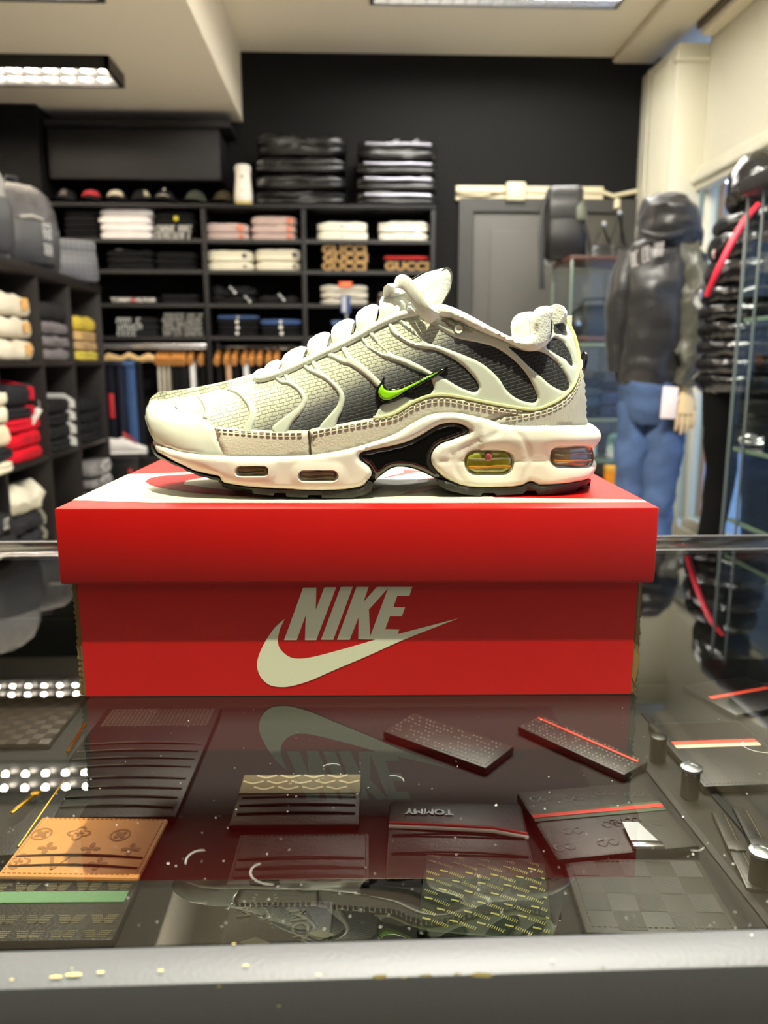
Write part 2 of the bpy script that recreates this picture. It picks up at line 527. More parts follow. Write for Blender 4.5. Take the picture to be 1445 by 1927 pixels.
for x in (-1.15, 1.23):
    rbox('side_board', M_counter, x, x + 0.02, YG, YR0, 0.0, CT - 0.006, 0.001, ctr)
# chipped paint along the front edge: bare yellow specks
M_chip = mat('bare_yellow_chip', (226, 205, 120), 0.5)
rc = random.Random(3)
for px, py, w in ((22, 1843, 10), (105, 1838, 26), (138, 1834, 34), (190, 1829, 18), (302, 1826, 14), (412, 1856, 9), (440, 1776, 9), (463, 1816, 14),
                  (135, 1822, 3), (715, 1838, 40), (800, 1836, 30), (905, 1835, 50), (760, 1840, 14), (1135, 1822, 12), (1040, 1807, 8), (525, 1893, 9), (600, 1834, 9), (860, 1833, 22)):
    p = at_z(px, py, CT + 0.0008)
    on_front = p.y < YF
    r = w * 0.00009
    n = 7
    if on_front:
        q = at(px, py, YF - 0.0004); M = lambda a, b: (q.x + a, q.y, q.z + b * 0.4)
    else:
        M = lambda a, b: (p.x + a, p.y + b * 0.4, p.z)
    ring = [(math.cos(2 * math.pi * k / n) * r * rc.uniform(0.6, 1.1), math.sin(2 * math.pi * k / n) * max(r * 0.6, 0.0007) * rc.uniform(0.6, 1.2)) for k in range(n)]
    MB().add([M(a, b) for a, b in ring], [tuple(range(n))]).build('paint_chip', M_chip, ctr)

# ------------------------------------------------------------------ the red shoe box
BROT = -math.radians(1.73)
hd = Vector((math.sin(YAW), math.cos(YAW), 0)); rt = Vector((math.cos(YAW), -math.sin(YAW), 0))
BW, BD, BH, LH = 0.350, 0.232, 0.120, 0.0445   # lid width, depth, height with lid, lid height
_f = ray(673.5, 955); _f = CAM + _f * (0.453 / _f.dot(hd))
BX = Vector((math.cos(BROT), math.sin(BROT), 0)); BY = Vector((-math.sin(BROT), math.cos(BROT), 0))
box_origin = Vector((_f.x, _f.y, CT)) + BY * (BD / 2)
box = thing('shoe_box', 'red cardboard shoe box with white logo, standing on the glass counter under the sneaker', 'shoe box', box_origin, BROT)
BM = Matrix.Translation(box_origin) @ Matrix.Rotation(BROT, 4, 'Z')
BMI = BM.inverted()
BCAM = BMI @ CAM

def bray(px, py):
    return (BMI.to_3x3() @ ray(px, py))

def box_front(px, py, y):                     # point of the box's front plane
    d = bray(px, py); p = BCAM + d * ((y - BCAM.y) / d.y)
    return (p.x, p.z)

def box_top(px, py, z):
    d = bray(px, py); p = BCAM + d * ((z - BCAM.z) / d.z)
    return (p.x, p.y)

M_red = mat('red_coated_card', (196, 14, 12), 0.42, bump=('noise', 700, 0.12, 0.0003), var=(35, 0.07))
M_print = mat('cream_white_print', (226, 226, 200), 0.45)
M_kraft = mat('brown_corrugated_card', (112, 88, 48), 0.85, bump=('wave', 90, 0.5, 0.001))
M_kraft_in = mat('dark_card_inside', (58, 46, 30), 0.9)
hw, hd2 = BW / 2, BD / 2
# lid: a tray turned over with soft creased edges
lid = rbox('lid', M_red, -hw, hw, -hd2, hd2, BH - LH, BH, 0.0012, box)
rbox('lid_hem', mat('red_card_hem', (176, 12, 10), 0.5), -hw + 0.0006, hw - 0.0006, -hd2 + 0.0006, hd2 - 0.0006, BH - LH - 0.0008, BH - LH + 0.001, 0.0004, lid)
# base: brown corrugated side walls with a red printed front panel in front of them
b0, b1 = -hw + 0.0035, hw - 0.0035
fy = -hd2 + 0.0095
rbox('base', M_kraft_in, b0 + 0.002, b1 - 0.002, fy + 0.003, hd2 - 0.004, 0.0, BH - LH, 0.0008, box)
front = MB()
front.add([(b0 + 0.0035, fy, 0.0006), (b1 - 0.0035, fy, 0.0006), (b1 - 0.0035, fy, BH - LH + 0.002), (b0 + 0.0030, fy, BH - LH + 0.002),
           (b0 + 0.0035, fy + 0.0004, 0.0006), (b1 - 0.0035, fy + 0.0004, 0.0006), (b1 - 0.0035, fy + 0.0004, BH - LH + 0.002), (b0 + 0.0030, fy + 0.0004, BH - LH + 0.002)],
          [(0, 1, 2, 3), (5, 4, 7, 6), (0, 4, 5, 1), (1, 5, 6, 2), (3, 7, 4, 0)])
front.build('front_panel', M_red, box)
rr = random.Random(11)
for s, x in ((-1, b0), (1, b1)):              # torn corrugated edges left and right of the panel
    m = MB(); n = 40; vs = []; fs = []
    for k in range(n + 1):
        z = 0.001 + (BH - LH - 0.002) * k / n
        j = rr.uniform(-0.0005, 0.0005) + (0.0008 if k % 2 else 0)
        vs += [(x - s * 0.0036, fy + 0.0003, z), (x + s * j, fy + 0.0012, z), (x + s * j, fy + 0.0040, z), (x - s * 0.0036, fy + 0.0040, z)]
    for k in range(n):
        for q in range(4):
            fs.append((4 * k + q, 4 * k + (q + 1) % 4, 4 * k + 4 + (q + 1) % 4, 4 * k + 4 + q))
    m.add(vs, fs).build('corrugated_edge', M_kraft, box)
m = MB()
m.add([(b1 + 0.0006, fy + 0.0002, 0.018), (b1 + 0.0012, fy, 0.024), (b1 - 0.001, fy - 0.0003, 0.033), (b1 - 0.003, fy, 0.030), (b1 - 0.0034, fy, 0.012), (b1 - 0.0015, fy - 0.0004, 0.008)],
      [(0, 1, 2, 3, 4, 5)]).build('torn_flap', mat('torn_card', (128, 106, 58), 0.8), box)

# logo on the front panel
S = 460 / 1445.0
def logo(pts):
    return [box_front(440 + S * x, 1080 + S * y, fy) for x, y in pts]
def smooth_corner(pts, runs):
    """replace the runs (start, stop) of a polygon by smooth curves through their points"""
    out = []; i = 0
    while i < len(pts):
        r = next((r for r in runs if r[0] == i), None)
        if r:
            out += [tuple(p) for p in smoothline(pts[r[0]:r[1] + 1], 8)]; i = r[1] + 1
        else:
            out.append(pts[i]); i += 1
    return out
N_ = [(297, 390), (410, 80), (488, 80), (484, 213), (535, 78), (605, 78), (487, 390), (420, 390), (425, 243), (372, 390)]
I_ = [(515, 388), (632, 76), (703, 76), (588, 388)]
KE = [(610, 388), (725, 76), (797, 76), (766, 165), (845, 76), (1055, 76), (1037, 130), (965, 130), (943, 195), (1012, 197), (993, 250), (922, 250),
      (895, 325), (978, 327), (968, 355), (1325, 262), (1000, 390), (800, 480), (600, 565), (450, 630), (350, 660), (280, 668), (210, 655), (160, 610),
      (138, 550), (145, 490), (180, 410), (240, 320), (300, 265), (270, 330), (260, 400), (280, 450), (330, 490), (390, 500), (480, 487), (640, 445), (838, 387),
      (735, 385), (738, 255), (685, 388)]
KE = smooth_corner(KE, [(15, 28), (29, 36)])
HOLE = [(911, 84), (798, 210), (806, 368)]
put = lambda u, v: (u, fy - 0.00025, v)
flat_poly('printed_letter', M_print, logo(N_), [], put, box)
flat_poly('printed_letter', M_print, logo(I_), [], put, box)
flat_poly('printed_logo', M_print, logo(KE), [logo(HOLE)], put, box)

# print on top of the lid: big white swoosh shape with a red one inside it
def top(pts, step=12):
    return [box_top(x, y, BH) for x, y in pts]
putt = lambda u, v: (u, v, BH + 0.0002)
putt2 = lambda u, v: (u, v, BH + 0.0004)
xl = -hw + 0.0006; xr = hw - 0.0006
W1 = top([(133, 941.5), (288, 946.5), (780, 947), (1218, 945.5), (1208, 941), (930, 936.5), (900, 925), (900, 868), (840, 866), (700, 868), (500, 880), (364, 889), (326, 890.6), (238, 893)])
W1 = [(min(max(x, xl), xr), min(y, hd2 - 0.001)) for x, y in W1]
flat_poly('printed_shape', M_print, W1, [], putt, lid)
R1 = top([(272, 907), (283, 900), (300, 896.5), (364, 892), (430, 884), (470, 881), (470, 889), (420, 893), (350, 905), (345, 912), (400, 920), (470, 926), (560, 930),
          (650, 931), (560, 936), (470, 936), (429, 933.5), (364, 928), (310, 920), (285, 914)])
flat_poly('printed_swoosh', M_red, R1, [], putt2, lid)
flat_poly('printed_stripe', M_red, top([(722, 899), (760, 890), (758, 884.5), (745, 884.2), (800, 886.5), (770, 892), (724, 900.5)]), [], putt2, lid)
flat_poly('printed_stripe', M_red, top([(783, 905), (818, 899), (818, 901.5), (786, 905.6)]), [], putt2, lid)
flat_poly('printed_stripe', M_red, top([(752, 932), (793, 917), (826, 913), (826, 919), (790, 927)]), [], putt2, lid)
flat_poly('printed_stripe', M_red, top([(700, 920), (722, 915.5), (712, 921), (700, 926)]), [], putt2, lid)

# ------------------------------------------------------------------ the sneaker (built in its own frame: x along the shoe, y across, z up)
SHY = -hd2 + 0.078                            # centre plane of the shoe on the lid
shoe = thing('sneaker', 'white sneaker with grey to black faded mesh and lime swoosh on the red box', 'sneaker',
             BM @ Vector((0, SHY, BH + 0.0006)), BROT)
SCAM = Vector((BCAM.x, BCAM.y - SHY, BCAM.z - BH - 0.0006))

def pix(px, py, y):
    d = bray(px, py); t = (y - SCAM.y) / d.y
    return np.array([SCAM.x + d.x * t, SCAM.z + d.z * t])

def plane_pts(pts, y=0.0):
    return np.array([pix(p[0], p[1], p[2] if len(p) > 2 else y) for p in pts])

def interp_x(P, col=1):
    P = P[np.argsort(P[:, 0])]
    return lambda x: np.interp(x, P[:, 0], P[:, col])

X_TOE, X_HEEL = pix(271, 785, 0)[0], pix(1127, 829, 0)[0]
PLAN = ([0, .12, .3, .42, .58, .7, .85, 1.0], [.044, .047, .050, .049, .044, .041, .038, .036])
def wplan(x):
    return np.interp((x - X_TOE) / (X_HEEL - X_TOE), *PLAN)
def cap(d, r):
    u = np.clip(d / r, 0, 1)
    return np.sqrt(np.maximum(1 - (1 - u) ** 2, 0))

TOPPX = [(300, 751.5, 0), (340, 747.5, 0), (380, 741, 0), (420, 733, 0), (460, 722, -.004), (490, 713, -.012), (540, 697, -.018), (600, 670, -.021), (660, 640, -.023),
         (720, 608, -.026), (760, 592, -.028), (800, 583, -.030), (825, 583, -.031), (850, 589, -.032), (871, 599, -.033), (903, 615, -.034), (934, 630, -.034), (972, 647, -.034),
         (1005, 650, -.034), (1022, 622, -.032), (1032, 600, -.026), (1041, 590, -.012)]
TOEPX = [(302, 848), (287, 828), (276, 805), (271, 785), (274, 766), (284, 756), (300, 751.5)]
HEELPX = [(1048, 582), (1062, 604), (1078, 636), (1087, 670), (1093, 700), (1098, 740), (1101, 790), (1101, 803)]
BOTPX = [(304, 843), (335, 855), (367, 860), (423, 863), (495, 865), (585, 862), (654, 851), (700, 838), (744, 823), (775, 804), (807, 788), (839, 783), (871, 785), (903, 791),
         (954, 806), (998, 808), (1062, 806)]
TOPP = plane_pts(TOPPX); TOEP = plane_pts(TOEPX); HEELP = plane_pts(HEELPX); BOTP = plane_pts([(a, b, -0.044) for a, b in BOTPX])
f_zt = interp_x(np.concatenate([TOPP, HEELP[:1]])); f_z0 = interp_x(BOTP)
f_wt0 = interp_x(np.stack([TOPP[:, 0], -np.array([p[2] for p in TOPPX])], 1))
f_toec = lambda z: np.interp(z, TOEP[:, 1], TOEP[:, 0])
f_toe = lambda z: f_toec(z) + 0.0028
_h = HEELP[::-1]; f_heel = lambda z: np.interp(z, _h[:, 1], _h[:, 0])

def Wu(x, z):                                 # half width of the upper
    x = np.asarray(x, float); z = np.asarray(z, float)
    zt, z0 = f_zt(x), f_z0(x)
    s = np.clip((z - z0) / np.maximum(zt - z0, 1e-4), 0, 1)
    wt = f_wt0(x); wb = wplan(x) - 0.002
    w = wt + (wb - wt) * np.sqrt(np.maximum(1 - s ** 2.2, 0))
    return w * cap(x - f_toe(z), .042) * cap(f_heel(z) - x, .034)

MSO = [(286, 833), (288, 843), (294, 852), (308, 860), (323, 868), (345, 878), (364, 887), (390, 893), (412, 898), (418, 909), (450, 915), (490, 919), (526, 921.5), (600, 924.5),
       (654, 922), (682, 916), (692, 905), (699, 893), (694, 880), (680, 869), (675, 861), (678, 853), (694, 848), (730, 841), (766, 832), (793, 819), (820, 803), (838, 797),
       (856, 796), (874, 801), (885, 810), (881, 816), (856, 827), (829, 837), (816, 850), (812, 863), (815, 877), (829, 893), (847, 906), (879, 918), (909, 919), (953, 918),
       (984, 915.5), (993, 909), (1004, 907.5), (1015, 913.5), (1041, 913), (1075, 909.5), (1108, 902), (1121, 888), (1125, 873), (1121, 862), (1121, 842), (1127, 829), (1126, 815),
       (1115, 802), (1100, 793), (1062, 799), (998, 802), (954, 800), (920, 790), (903, 786), (871, 779), (839, 777), (807, 782), (775, 798), (744, 817), (700, 833), (654, 846),
       (585, 857), (495, 860), (423, 859), (367, 856), (335, 851), (304, 840), (290, 829)]
_mt = plane_pts([(412, 898), (364, 887), (323, 868), (308, 860), (294, 852), (288, 843), (286, 833), (288, 828)])
_mh = plane_pts([(1100, 906), (1108, 902), (1121, 888), (1125, 873), (1122, 862), (1122, 842), (1127, 829), (1126, 815), (1115, 802), (1100, 793)])
m_toe = lambda z: np.interp(z, _mt[:, 1], _mt[:, 0]); m_heel = lambda z: np.interp(z, _mh[:, 1], _mh[:, 0])

def Wm(x, z):                                 # half width of the midsole
    return (wplan(x) + 0.0035) * cap(x - m_toe(z), .045) * cap(m_heel(z) - x, .040)
def Wo(x, z):
    return (wplan(x) + 0.0035) * cap(x - m_toe(z) + .002, .045) * cap(m_heel(np.maximum(z, _mh[0, 1])) - x, .040) - 0.0006

def surf(px, py, W):
    y = -0.035
    for _ in range(28):
        p = pix(px, py, y); y = 0.5 * y - 0.5 * float(np.clip(W(p[0], p[1]), 0, .06))
    return pix(px, py, y)

def outline(pts, W, step=0.0022, closed=True, smooth=True):
    P = [surf(a, b, W) for a, b in pts]
    return smoothline(P, step, closed) if smooth else straight(P, step, closed)

def normals(V, W):
    e = 4e-4; x, z = V[:, 0], V[:, 1]
    wx = np.clip((W(x + e, z) - W(x - e, z)) / (2 * e), -3, 3); wz = np.clip((W(x, z + e) - W(x, z - e)) / (2 * e), -3, 3)
    n = -np.stack([-wx, np.ones_like(wx), -wz], 1)     # outward for the surface y = -W
    n = np.stack([-wx, -np.ones_like(wx), -wz], 1)
    return n / np.linalg.norm(n, axis=1)[:, None]

def shell(name, material, outer, W, h, holes=(), sp=0.0022, edge=0.0016, base=0.0003, disp=None, extra=(), mirror=True, parent=None, dome=0.0):
    """raised overlay that follows the side of the shoe; rim sunk to `base`, inside lifted by h"""
    V, F, d, n = region(outer, holes, sp, extra)
    u = np.clip(d / edge, 0, 1); off = base + (h - base) * np.sqrt(np.maximum(1 - (1 - u) ** 2, 0)) + dome * np.clip(d / (edge * 6), 0, 1)
    if disp is not None: off = off + disp(V, d)
    N = normals(V, W); S0 = np.stack([V[:, 0], -W(V[:, 0], V[:, 1]), V[:, 1]], 1); P = S0 + N * off[:, None]
    P[:, 1] = np.minimum(P[:, 1], 0)
    vs = P.tolist(); fs = F.tolist(); k = 0
    for r in [outer] + list(holes):           # skirt that seats the rim in the body
        m = len(r); b = len(vs)
        vs += (S0[k:k + m] - N[k:k + m] * 0.0012).tolist()
        fs += [(k + i, k + (i + 1) % m, b + (i + 1) % m, b + i) for i in range(m)]
        k += m
    o = MB().add(vs, fs).build(name, material, parent or shoe, smooth=True, angle=60)
    if mirror:
        c = o.copy(); COL.objects.link(c); c.scale = (1, -1, 1)
    return o

def solid(name, material, outer, W, sp=0.0025, rnd=0.004, e=0.003, disp=None, bridge=None, crown=0.0, extra=(), holes=(), nb=6, colour=None, parent=None):
    """body symmetric about the centre plane; rims bridged across"""
    V, F, d, n = region(outer, holes, sp, extra)
    u = np.clip(d / rnd, 0, 1); w = np.maximum(W(V[:, 0], V[:, 1]) - e * (1 - np.sqrt(np.maximum(1 - (1 - u) ** 2, 0))), 0)
    N = normals(V, W); off = disp(V, d) if disp is not None else np.zeros(len(V))
    P = np.stack([V[:, 0], -w, V[:, 1]], 1) + N * off[:, None]; P[:, 1] = np.minimum(P[:, 1], 0)
    Q = P * np.array([1, -1, 1]); m = len(V)
    vs = P.tolist() + Q.tolist(); fs = F.tolist() + (F[:, ::-1] + m).tolist()
    cols = None
    rows = []
    for i in range(n):
        row = [i]
        for k in range(1, nb):
            t = k / nb; p = P[i] * (1 - t) + Q[i] * t
            p = p + np.array([0, 0, crown]) * math.sin(math.pi * t) * (1 if bridge is None or bridge(V[i]) else 0)
            vs.append(p.tolist()); row.append(len(vs) - 1)
        row.append(i + m); rows.append(row)
    for i in range(n):
        a, b = rows[i], rows[(i + 1) % n]
        if bridge is not None and not (bridge(V[i]) and bridge(V[(i + 1) % n])): continue
        for k in range(nb): fs.append((a[k], b[k], b[k + 1], a[k + 1]))
    mb = MB(); mb.add(vs, fs); o = mb.build(name, material, parent or shoe, smooth=True, angle=70)
    if colour is not None:
        me = o.data; ca = me.color_attributes.new('fade', 'FLOAT_COLOR', 'POINT')
        co = np.empty(len(me.vertices) * 3); me.vertices.foreach_get('co', co); co = co.reshape(-1, 3)
        c = colour(co); ca.data.foreach_set('color', np.concatenate([c, np.ones((len(c), 1))], 1).ravel())
    return o

# --- materials
M_white_gloss = mat('white_patent_leather', (216, 217, 204), 0.12, coat=0.6)
M_white_foam = mat('white_foam', (224, 221, 210), 0.38, sss=0.05)
M_cage = mat('pearl_white_overlay', (206, 210, 195), 0.3, coat=0.15)
M_guard = mat('white_textured_synthetic', (208, 201, 183), 0.6, bump=('voronoi', 1000, 0.4, 0.0003))
M_pad = mat('white_spacer_knit', (236, 236, 226), 0.85, bump=('voronoi', 800, 0.5, 0.0005), sheen=0.2)
M_lace = mat('white_lace', (242, 242, 234), 0.8, bump=('wave', 420, 0.35, 0.0005), sheen=0.2)
M_outsole = mat('black_rubber', (36, 36, 33), 0.55)
M_shank = mat('gloss_black_plastic', (10, 11, 10), 0.06, coat=0.5)
M_lime = mat('lime_rubber', (142, 214, 20), 0.25)
M_swoosh_black = mat('black_gloss_rubber', (12, 12, 12), 0.2)
M_thread = mat('cream_thread', (186, 178, 156), 0.8)
M_piping = mat('pale_lime_edge', (222, 226, 165), 0.4)

def fabric_mat():
    m = bpy.data.materials.new('faded_mesh_fabric'); m.use_nodes = True
    nt = m.node_tree; b = nt.nodes['Principled BSDF']
    b.inputs['Roughness'].default_value = 0.72; b.inputs['Sheen Weight'].default_value = 0.1
    tc = nt.nodes.new('ShaderNodeTexCoord'); sep = nt.nodes.new('ShaderNodeSeparateXYZ'); cmb = nt.nodes.new('ShaderNodeCombineXYZ')
    nt.links.new(tc.outputs['Object'], sep.inputs[0])
    nt.links.new(sep.outputs['X'], cmb.inputs['X']); nt.links.new(sep.outputs['Z'], cmb.inputs['Y'])
    mp = nt.nodes.new('ShaderNodeMapping'); mp.inputs['Rotation'].default_value = (0, 0, math.radians(-14))
    nt.links.new(cmb.outputs[0], mp.inputs['Vector'])
    ns = nt.nodes.new('ShaderNodeTexNoise'); ns.inputs['Scale'].default_value = 260
    nt.links.new(mp.outputs[0], ns.inputs['Vector'])
    add = nt.nodes.new('ShaderNodeMixRGB'); add.blend_type = 'ADD'; add.inputs[0].default_value = 0.0016
    nt.links.new(mp.outputs[0], add.inputs[1]); nt.links.new(ns.outputs['Color'], add.inputs[2])
    br = nt.nodes.new('ShaderNodeTexBrick')
    br.inputs['Scale'].default_value = 1.0; br.inputs['Brick Width'].default_value = 0.0040; br.inputs['Row Height'].default_value = 0.0022
    br.inputs['Mortar Size'].default_value = 0.00038; br.inputs['Mortar Smooth'].default_value = 0.9
    nt.links.new(add.outputs[0], br.inputs['Vector'])
    at_ = nt.nodes.new('ShaderNodeAttribute'); at_.attribute_name = 'fade'
    mix = nt.nodes.new('ShaderNodeMix'); mix.data_type = 'RGBA'; mix.blend_type = 'MIX'
    ft = nt.nodes.new('ShaderNodeMath'); ft.operation = 'MULTIPLY'; ft.inputs[1].default_value = 0.75
    nt.links.new(br.outputs['Fac'], ft.inputs[0]); nt.links.new(ft.outputs[0], mix.inputs[0])
    sc_ = nt.nodes.new('ShaderNodeVectorMath'); sc_.operation = 'MULTIPLY_ADD'; sc_.inputs[1].default_value = (.45, .45, .45); sc_.inputs[2].default_value = (.035, .035, .034)
    nt.links.new(at_.outputs['Color'], sc_.inputs[0]); nt.links.new(at_.outputs['Color'], mix.inputs[6]); nt.links.new(sc_.outputs[0], mix.inputs[7])
    nt.links.new(mix.outputs[2], b.inputs['Base Color'])
    bp = nt.nodes.new('ShaderNodeBump'); bp.inputs['Strength'].default_value = 0.6; bp.inputs['Distance'].default_value = 0.0006; bp.invert = True
    nt.links.new(br.outputs['Fac'], bp.inputs['Height']); nt.links.new(bp.outputs['Normal'], b.inputs['Normal'])
    return m
M_fabric = fabric_mat()

# --- fabric body of the upper
TOEB = TOEP + np.array([.0030, 0]); TOEB[-1] = TOEP[-1]
body_outline = np.concatenate([smoothline(TOEB, .0022)[:-1], smoothline(TOPP, .0022)[:-1], smoothline(np.concatenate([TOPP[-1:], HEELP]), .0022)[:-1],
                               smoothline(np.concatenate([HEELP[-1:], BOTP[::-1]]), .0025)[:-1]])
FADE = np.array([surf(a, b, Wu) for a, b in ((300, 1000), (420, 905), (480, 826), (560, 786), (640, 748), (740, 700), (830, 655), (900, 612), (960, 570), (1100, 540))])
def fade_col(co):
    zm = np.interp(co[:, 0], FADE[:, 0], FADE[:, 1])
    t = np.clip((zm - co[:, 2]) / 0.034 + 0.5, 0, 1); t = t * t * (3 - 2 * t)
    a = np.array(srgb(204, 203, 182)[:3]); b = np.array(srgb(13, 13, 16)[:3]); g = np.array(srgb(100, 100, 102)[:3])
    return np.where(t[:, None] < .5, a + (g - a) * (t[:, None] * 2), g + (b - g) * (t[:, None] * 2 - 1))
x_open = pix(812, 580, -.03)[0]
solid('upper', M_fabric, body_outline, Wu, sp=.0026, rnd=.001, e=0.0, bridge=lambda v: v[0] < x_open or v[1] < f_z0(v[0]) + 0.004, crown=0.005, colour=fade_col)
# lining and insole inside the collar
ins = MB(); ring = []
xs = np.linspace(pix(800, 600, 0)[0], pix(1070, 700, 0)[0], 16)
rings = []
for x in xs:
    zt = float(f_zt(x)) - 0.004; w = float(Wu(x, zt)) - 0.004; w = max(w, 0.003)
    rings.append([(x, -w, zt), (x, -w * .9, 0.06), (x, -w * .6, 0.045), (x, w * .6, 0.045), (x, w * .9, 0.06), (x, w, zt)])
ins.loft(rings, caps=False, closed=False).build('lining', M_pad, shoe, smooth=True)

# --- midsole with sculpted windows
def rrect(x0, y0, x1, y1, r, n=5):
    pts = []
    for cx, cy, a0 in ((x1 - r, y0 + r, -90), (x1 - r, y1 - r, 0), (x0 + r, y1 - r, 90), (x0 + r, y0 + r, 180)):
        for k in range(n):
            a = math.radians(a0 + 90 * k / (n - 1)); pts.append((cx + r * math.cos(a), cy + r * math.sin(a)))
    return pts
WIN = [rrect(442, 876, 506, 897.5, 9), rrect(560, 884, 637, 907, 11), rrect(874, 846, 969, 895, 23), rrect(1036, 838, 1121, 881, 17)]
WINS = [outline(w, Wm, .0016, smooth=False) for w in WIN]
def inset(poly, k):
    c = poly.mean(0); d = poly - c; L = np.linalg.norm(d, axis=1)[:, None]
    return c + d * (1 - k / L)
GROOVES = [[(853, 866), (864, 848), (897, 831), (926, 820), (940, 811), (938, 800)], [(853, 866), (860, 886), (875, 908), (893, 917)],
           [(926, 793), (964, 809), (988, 833), (997, 866), (990, 891), (979, 915)], [(827, 868), (873, 867)], [(972, 868), (1034, 868)], [(850, 853), (853, 866)]]
GR = [smoothline([surf(a, b, Wm) for a, b in g], .0015) for g in GROOVES]
def ms_disp(V, d):
    o = np.zeros(len(V))
    for i, w in enumerate(WINS):
        ins_ = inside(w, V); dd = seg_dist([(w, True)], V); A = 0.0014 if i < 2 else -0.0012
        ring_w = 0.0048 if i < 2 else 0.0062
        o += np.where(ins_, A - (0.0040 + A) * np.clip(dd / 0.0011, 0, 1), A * np.clip(1 - dd / ring_w, 0, 1) ** (0.6 if i < 2 else 1.6))
    g = seg_dist([(q, False) for q in GR], V)
    o -= 0.0009 * np.exp(-(g / 0.0014) ** 2)
    x, z = V[:, 0], V[:, 1]
    mid = pix(1000, 866, -.04)
    o += np.where(x > pix(905, 800, -.04)[0], 0.0022 * np.clip(1 - np.abs(z - pix(1060, 815, 0)[1]) / 0.010, 0, 1), 0)
    return o
ms = solid('midsole', M_white_foam, outline(MSO, Wm, .0018), Wm, sp=.0018, rnd=.0035, e=.0028, disp=ms_disp, extra=[np.concatenate([q, q[:1]]) for w in WINS for q in (inset(w, -.0012), w, inset(w, .0011))])
M_air = mat('yellow_green_air_unit', (138, 142, 40), 0.05, coat=1.0, var=(140, 0.75))
M_air_grey = mat('smoky_air_unit', (120, 112, 88), 0.05, coat=1.0, var=(120, 0.8))
for i, w in enumerate(WINS):
    cap_ = shell('air_unit', M_air if i in (0, 2) else M_air_grey, inset(w, .0004), Wm, -0.0012, sp=.002, edge=.004, base=-.0042)
    if i == 2:
        shell('air_bead', mat('pink_bead_plastic', (150, 70, 70), 0.1, coat=1), outline(rrect(911, 851, 928, 870, 7), Wm, .001, smooth=False), Wm, .0002, sp=.001, edge=.002, base=-.002, parent=cap_, mirror=False)  # small pink bead in the rear air unit
    a, b, c_, e_ = WIN[i][0][0], WIN[i][0][1], 0, 0
    xs_ = [p[0] for p in WIN[i]]; ys_ = [p[1] for p in WIN[i]]; x0, x1, y0, y1 = min(xs_), max(xs_), min(ys_), max(ys_)
    for k, fy_ in enumerate((0.38, 0.68)):
        yy = y0 + (y1 - y0) * fy_
        L = [surf(x0 + 8 + (x1 - x0 - 16) * t, yy + 1.2 * math.sin(6 * t), Wm) for t in np.linspace(0, 1, 8)]
        MB().tube([(p[0], -float(Wm(p[0], p[1])) - 0.0002 + 0.0012, p[1]) for p in L], 0.0007, 6).build('air_rib', mat('orange_air_rib', (176, 112, 40), 0.15, coat=1) if k and i > 1 else M_air_grey, cap_, smooth=True)

# --- outsole and shank
OS1 = [(284, 838), (288, 846), (294, 855), (308, 863), (323, 870), (345, 880), (364, 889), (390, 896), (412, 901), (418, 910), (450, 916), (526, 922), (600, 925), (654, 923), (682, 917),
       (694, 906), (703, 911), (698, 925), (686, 932), (660, 938), (647, 938), (606, 938), (604, 932), (580, 932), (578, 937), (539, 935), (537, 928), (516, 928), (514, 933), (475, 929),
       (473, 922), (455, 920), (453, 924), (437, 922), (418, 916), (410, 904), (398, 903), (385, 898), (375, 897), (362, 891), (350, 887), (343, 881), (325, 875), (312, 868), (300, 864), (290, 856), (284, 846)]
OS2 = [(824, 903), (847, 907), (879, 918), (953, 918), (984, 916), (993, 910), (1004, 908), (1015, 914), (1041, 913), (1075, 910), (1110, 902), (1113, 903), (1110, 915), (1097, 921),
       (1092, 917), (1085, 924), (1053, 929), (1013, 932), (1008, 924), (990, 924), (984, 930), (935, 933), (930, 928), (908, 928), (905, 934), (875, 931), (842, 923), (826, 914)]
SK = [(687, 917), (695, 905), (701, 893), (694, 880), (678, 868), (673, 860), (677, 851), (694, 846), (730, 839), (766, 830), (793, 817), (820, 801), (838, 795), (856, 794), (874, 799), (887, 810),
      (882, 818), (856, 829), (829, 839), (818, 850), (814, 863), (817, 877), (831, 892), (849, 905), (880, 919), (860, 920), (840, 912), (820, 902), (802, 893), (780, 884), (757, 880),
      (739, 882), (721, 893), (703, 909), (698, 922)]
solid('outsole_front', M_outsole, outline(OS1, Wo, .002, smooth=False), Wo, sp=.003, rnd=.001, e=.0008)
solid('outsole_heel', M_outsole, outline(OS2, Wo, .002, smooth=False), Wo, sp=.003, rnd=.001, e=.0008)
Wsk = lambda x, z: Wm(x, z) - 0.0022
solid('shank', M_shank, outline(SK, Wsk, .002), Wsk, sp=.0022, rnd=.004, e=.003)

# --- toe cap, mudguard, heel counter
TC = [(288, 752), (294, 754), (313, 763), (335, 771), (367, 781), (383, 786), (396, 798), (404, 808), (412, 830), (423, 859), (367, 857), (335, 852), (304, 841), (288, 828), (276, 803), (271.5, 785), (275, 764), (281, 757)]
def Wtc(x, z):
    k = np.clip((x - X_TOE) / .03, 0, 1)
    return np.maximum(Wu(x, z), (wplan(x) - .002) * cap(x - f_toec(z), .042) * np.sqrt(np.maximum(1 - np.clip((z - f_z0(x)) / np.maximum(f_zt(x) + .0015 * (1 - k) - f_z0(x), 1e-4), 0, 1) ** 2.2, 0))) + 0.0012 * cap(x - f_toec(z), .01)
o = solid('toe_cap', M_white_gloss, outline(TC, Wtc, .002), Wtc, sp=.0022, rnd=.0016, e=.0014, bridge=lambda v: v[0] < X_TOE + 0.012, nb=8)
MG1 = [(403, 803), (430, 806), (463, 808), (526, 811), (581, 809.5), (584, 830), (585.5, 861), (495, 865), (423, 863), (411, 830)]
